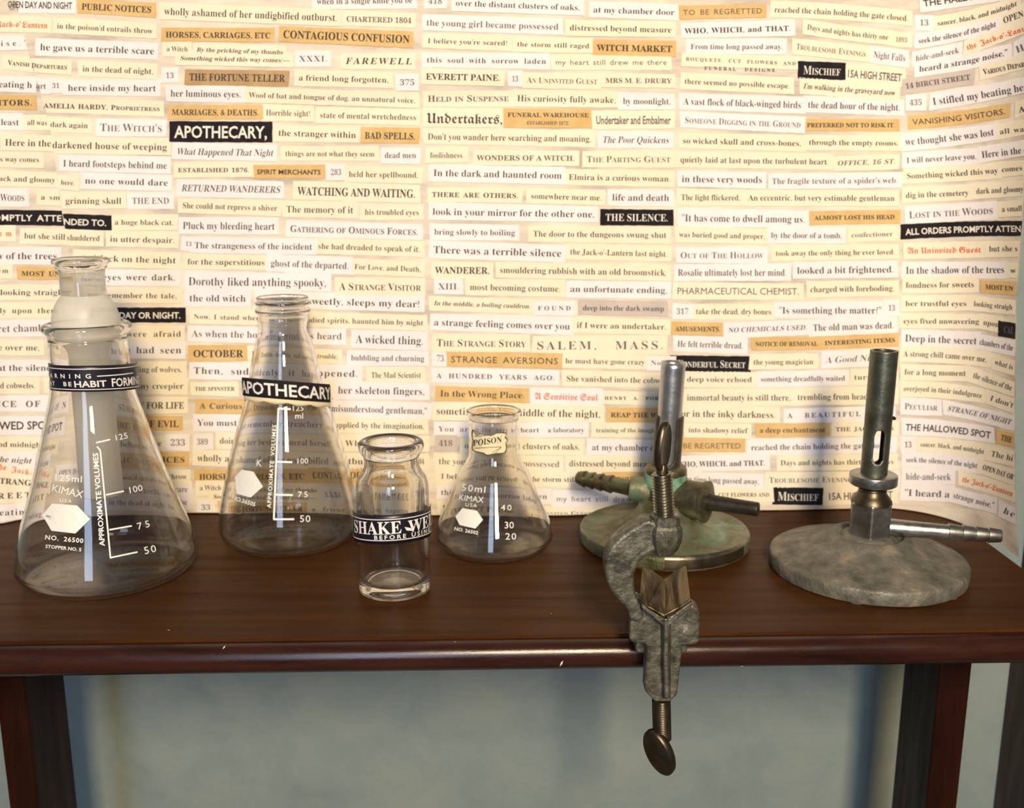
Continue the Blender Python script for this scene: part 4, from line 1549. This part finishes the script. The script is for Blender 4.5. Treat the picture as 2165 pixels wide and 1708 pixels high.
# right-hand boss with its upright face plate
p0 = Vector((TM.X + 0.003, TM.D - 0.001, zc_(1048)))
e2 = G(1498, 1062, p0.z)
rb_ = 40 * mpp(p0)
mesh_obj('valve_boss', *lathe([(0, 0), (rb_, 0), (rb_ * 1.0, (e2 - p0).length * 0.86), (rb_ * 1.10, (e2 - p0).length * 0.87), (rb_ * 1.10, (e2 - p0).length * 0.97), (rb_ * 0.8, (e2 - p0).length), (0, (e2 - p0).length)],
                              p0, 48, e2 - p0), M['brass'], bm_, sharp=40)
e3 = G(1611, 1078, p0.z)
rs = 17 * mpp(p0)
L3 = (e3 - e2).length
q0 = e2 - (e2 - p0).normalized() * 0.002
mesh_obj('valve_stem', *lathe(catmull([(0, 0), (rs, 0), (rs * 0.96, L3 * 0.3), (rs * 0.90, L3 * 0.7), (rs * 0.86, L3 * 0.97), (rs * 0.74, L3 * 1.03), (0, L3 * 1.04)], 3), q0, 32, e3 - q0), M['rod'], bm_, sharp=50)
# left-hand inlet
p1 = Vector((TM.X, TM.D, zc_(1040)))
e4 = G(1330, 1031, zc_(1034))
rl = 24 * mpp(p1)
mesh_obj('inlet_boss', *lathe([(0, 0), (rl * 1.1, 0), (rl * 1.1, (e4 - p1).length * 0.9), (rl, (e4 - p1).length), (0, (e4 - p1).length)], p1, 40, e4 - p1), M['patina'], bm_, sharp=40)
e5 = G(1222, 1010, e4.z)
mesh_obj('hose_barb', *barb(e4 - (e4 - p1).normalized() * 0.001, e5, 17.5 * mpp(e4), 14.5 * mpp(e5), (0.36, 0.54, 0.70, 0.86), 1.2), M['brass'], bm_, sharp=35)
# burner tube: dark sleeve below, bright steel above
ax = Vector((0.035, 0, 1))
s0 = Vector((TM.X, TM.D, zc_(990)))
def along(y):
    return (zc_(y) - s0.z)
rs0 = TM.rz(26.5, 930)[0]
v, f = tube_with_slots(s0, ax, rs0, rs0, along(880), [(-22, 50, along(982), along(850))], rows=60)
thick(mesh_obj('sleeve', v, f, M['sleeve'], bm_), 0.0007, 1)
r5 = TM.rz(24.5, 850)[0]
v, f = tube_with_slots(s0 + ax.normalized() * along(986), ax, r5, TM.rz(26, 762)[0], along(765) - along(986), [], rows=20)
thick(mesh_obj('tube', v, f, M['tube_grey'], bm_), 0.0008)

# ================================================================== the clamp hanging over the table edge
YC = 0.2860
mc = mpp(P(1400, 1250, YC))
cl = empty('clamp_holder', P(1405, 1330, YC), 'grey cast metal rod clamp with two thumb screws, hooked over the table edge', 'clamp')
arm = px(3.881, 1180, 860, (745, 925), (640, 975), (530, 1045), (435, 1140), (388, 1250), (380, 1340), (400, 1440), (450, 1540), (520, 1620), (575, 1675), (590, 1760), (700, 1760), (690, 1660),
         (650, 1580), (632, 1500), (628, 1400), (652, 1310), (705, 1248), (785, 1200), (880, 1168), (880, 1000))
v, f = extrude_px(catmull(arm, 2, closed=True), YC - 0.003, 0.0075)
bevel(mesh_obj('hook_arm', v, f, M['zinc'], cl, smooth=False), 0.0013, 3)
body = px(3.559, 1180, 1200, (545, 300), (535, 540), (553, 562), (655, 576), (668, 602), (652, 930), (702, 985), (730, 1012), (842, 1012), (897, 960), (937, 592), (1040, 577), (1065, 552), (1070, 335), (1050, 305),
          (1008, 280), (840, 395), (640, 260), (600, 230))
v, f = extrude_px(body, YC - 0.001, 0.0062)
bevel(mesh_obj('clamp_body', v, f, M['zinc'], cl, smooth=False), 0.0010, 3)
# raised spine down the front
sp = []
for x, y, ww in ((1408, 1308, 12), (1408, 1400, 11), (1410, 1476, 9)):
    sp += [P(x - ww, y, YC - 0.0006), P(x - 4.5, y, YC - 0.0052), P(x + 4.5, y, YC - 0.0052), P(x + ww, y, YC - 0.0006)]
fs = []
for i in range(2):
    for j in range(3):
        fs.append((i * 4 + j, i * 4 + j + 1, (i + 1) * 4 + j + 1, (i + 1) * 4 + j))
fs += [(3, 2, 1, 0), (8, 9, 10, 11)]
bevel(mesh_obj('spine', sp, fs, M['zinc'], cl, smooth=False), 0.0004, 2)
# two raised arms running from the spine up under the jaw
for xs_, xe_ in ((1405, 1357), (1411, 1463)):
    q4 = [P(xs_, 1326, YC - 0.0048), P(xs_, 1309, YC - 0.0048), P(xe_, 1271, YC - 0.0048), P(xe_, 1286, YC - 0.0048)]
    V4 = q4 + [a_ + Vector((0, 0.0046, 0)) for a_ in q4]
    bevel(mesh_obj('jaw_rib', V4, [(0, 1, 2, 3), (7, 6, 5, 4), (0, 4, 5, 1), (1, 5, 6, 2), (2, 6, 7, 3), (3, 7, 4, 0)], M['zinc'], cl, smooth=False), 0.0004, 2)
# V-shaped jaw: a trough running away from the viewer
fr = [P(*q, YC + y_) for q, y_ in zip(px(3.881, 1180, 860, (668, 1560), (742, 1632), (870, 1704), (990, 1640), (1088, 1575)), (-0.0058, -0.0052, -0.0060, -0.0052, -0.0058))]
bk = [P(*q, YC + 0.0125) for q in px(3.881, 1180, 860, (690, 1310), (775, 1336), (872, 1412), (965, 1340), (1052, 1296))]
dn = Vector((0, 0, -0.0013))
V = fr + bk + [p + dn for p in fr] + [p + dn for p in bk]
Fc = [(4, 14, 19, 9), (0, 5, 15, 10)]
for i in range(4):
    Fc += [(i, i + 1, i + 6, i + 5), (i + 10, i + 15, i + 16, i + 11), (i, i + 10, i + 11, i + 1), (i + 5, i + 6, i + 16, i + 15)]
bevel(mesh_obj('vee_jaw', V, Fc, M['jaw'], cl, smooth=False), 0.0004, 2)
# rear jaw resting on the table
xa, xb = P(1350, 1300, YC).x, P(1462, 1300, YC).x
bevel(mesh_obj('rear_jaw', *box(xa, xb, YC + 0.004, 0.316, 0.0002, 0.0052), M['zinc'], cl, smooth=False), 0.0008)
# boss and upper screw
bx, by = P(1404, 1130, YC), None
bc = Vector((P(1405, 1130, YC).x, YC, 0))
pb = [(w_ * mc, zc(y, YC)) for w_, y in ((0.01, 1086), (27, 1086), (31, 1089), (32.5, 1098), (32, 1106), (36, 1111), (37.5, 1125), (36, 1142), (30, 1158), (20, 1170), (0.01, 1172))]
mesh_obj('screw_boss', *lathe(pb, bc, 10, rfun=lumpy(5, 0.015)), M['zinc'], cl, sharp=28)
a0, a1 = P(1405, 1095, YC), P(1399, 1000, YC)
L_ = (a1 - a0).length
mesh_obj('upper_screw', *screw_mesh(a0, 22 * mc, 0, L_, 6.6 * mc, 4.0 * mc, a1 - a0), M['screw'], cl, sharp=0)


def spade(c, long_, n, rl_, rb_, tk, name, parent, m):
    long_ = long_.normalized()
    n = (n - long_ * n.dot(long_)).normalized()
    b = n.cross(long_)
    V, Fc = [], []
    rings = [(0.0, 0.62), (0.5, 0.66), (0.8, 0.85), (0.93, 0.95), (1.0, 0.55), (1.0, -0.55), (0.93, -0.95), (0.8, -0.85), (0.5, -0.66), (0.0, -0.62)]
    ns_ = 40
    for r_, h_ in rings:
        for j in range(ns_):
            a = 2 * math.pi * j / ns_
            V.append(c + long_ * rl_ * r_ * math.cos(a) + b * rb_ * r_ * math.sin(a) + n * tk * h_)
    for i in range(len(rings) - 1):
        for j in range(ns_):
            k = (j + 1) % ns_
            Fc.append((i * ns_ + j, i * ns_ + k, (i + 1) * ns_ + k, (i + 1) * ns_ + j))
    o = mesh_obj(name, V, Fc, m, parent, sharp=50)
    w_ = o.modifiers.new('weld', 'WELD')
    w_.merge_threshold = 0.00002
    return o


ct = P(1402, 944, YC)
spade(ct, Vector((0.04, 0, 1)), Vector((0.86, -0.51, 0)), 54 * mc, 29 * mc, 7.5 * mc, 'thumb_plate', cl, M['bronze'])
mesh_obj('screw_neck', *lathe([(13 * mc, 0), (13 * mc, 14 * mc), (9 * mc, 22 * mc), (0, 22 * mc)], P(1400, 1003, YC), 20), M['bronze'], cl)
b0, b1 = P(1398, 1478, YC + 0.002), P(1400, 1562, YC + 0.002)
mesh_obj('lower_screw', *screw_mesh(b0, 20.5 * mc, 0, (b1 - b0).length, 4.2 * mc, 1.2 * mc, b1 - b0), M['bronze'], cl, sharp=0)
spade(P(1394, 1590, YC + 0.001), Vector((0.32, 0, -1)), Vector((-0.70, -0.68, -0.1)), 57 * mc, 38 * mc, 9 * mc, 'thumb_plate', cl, M['bronze'])
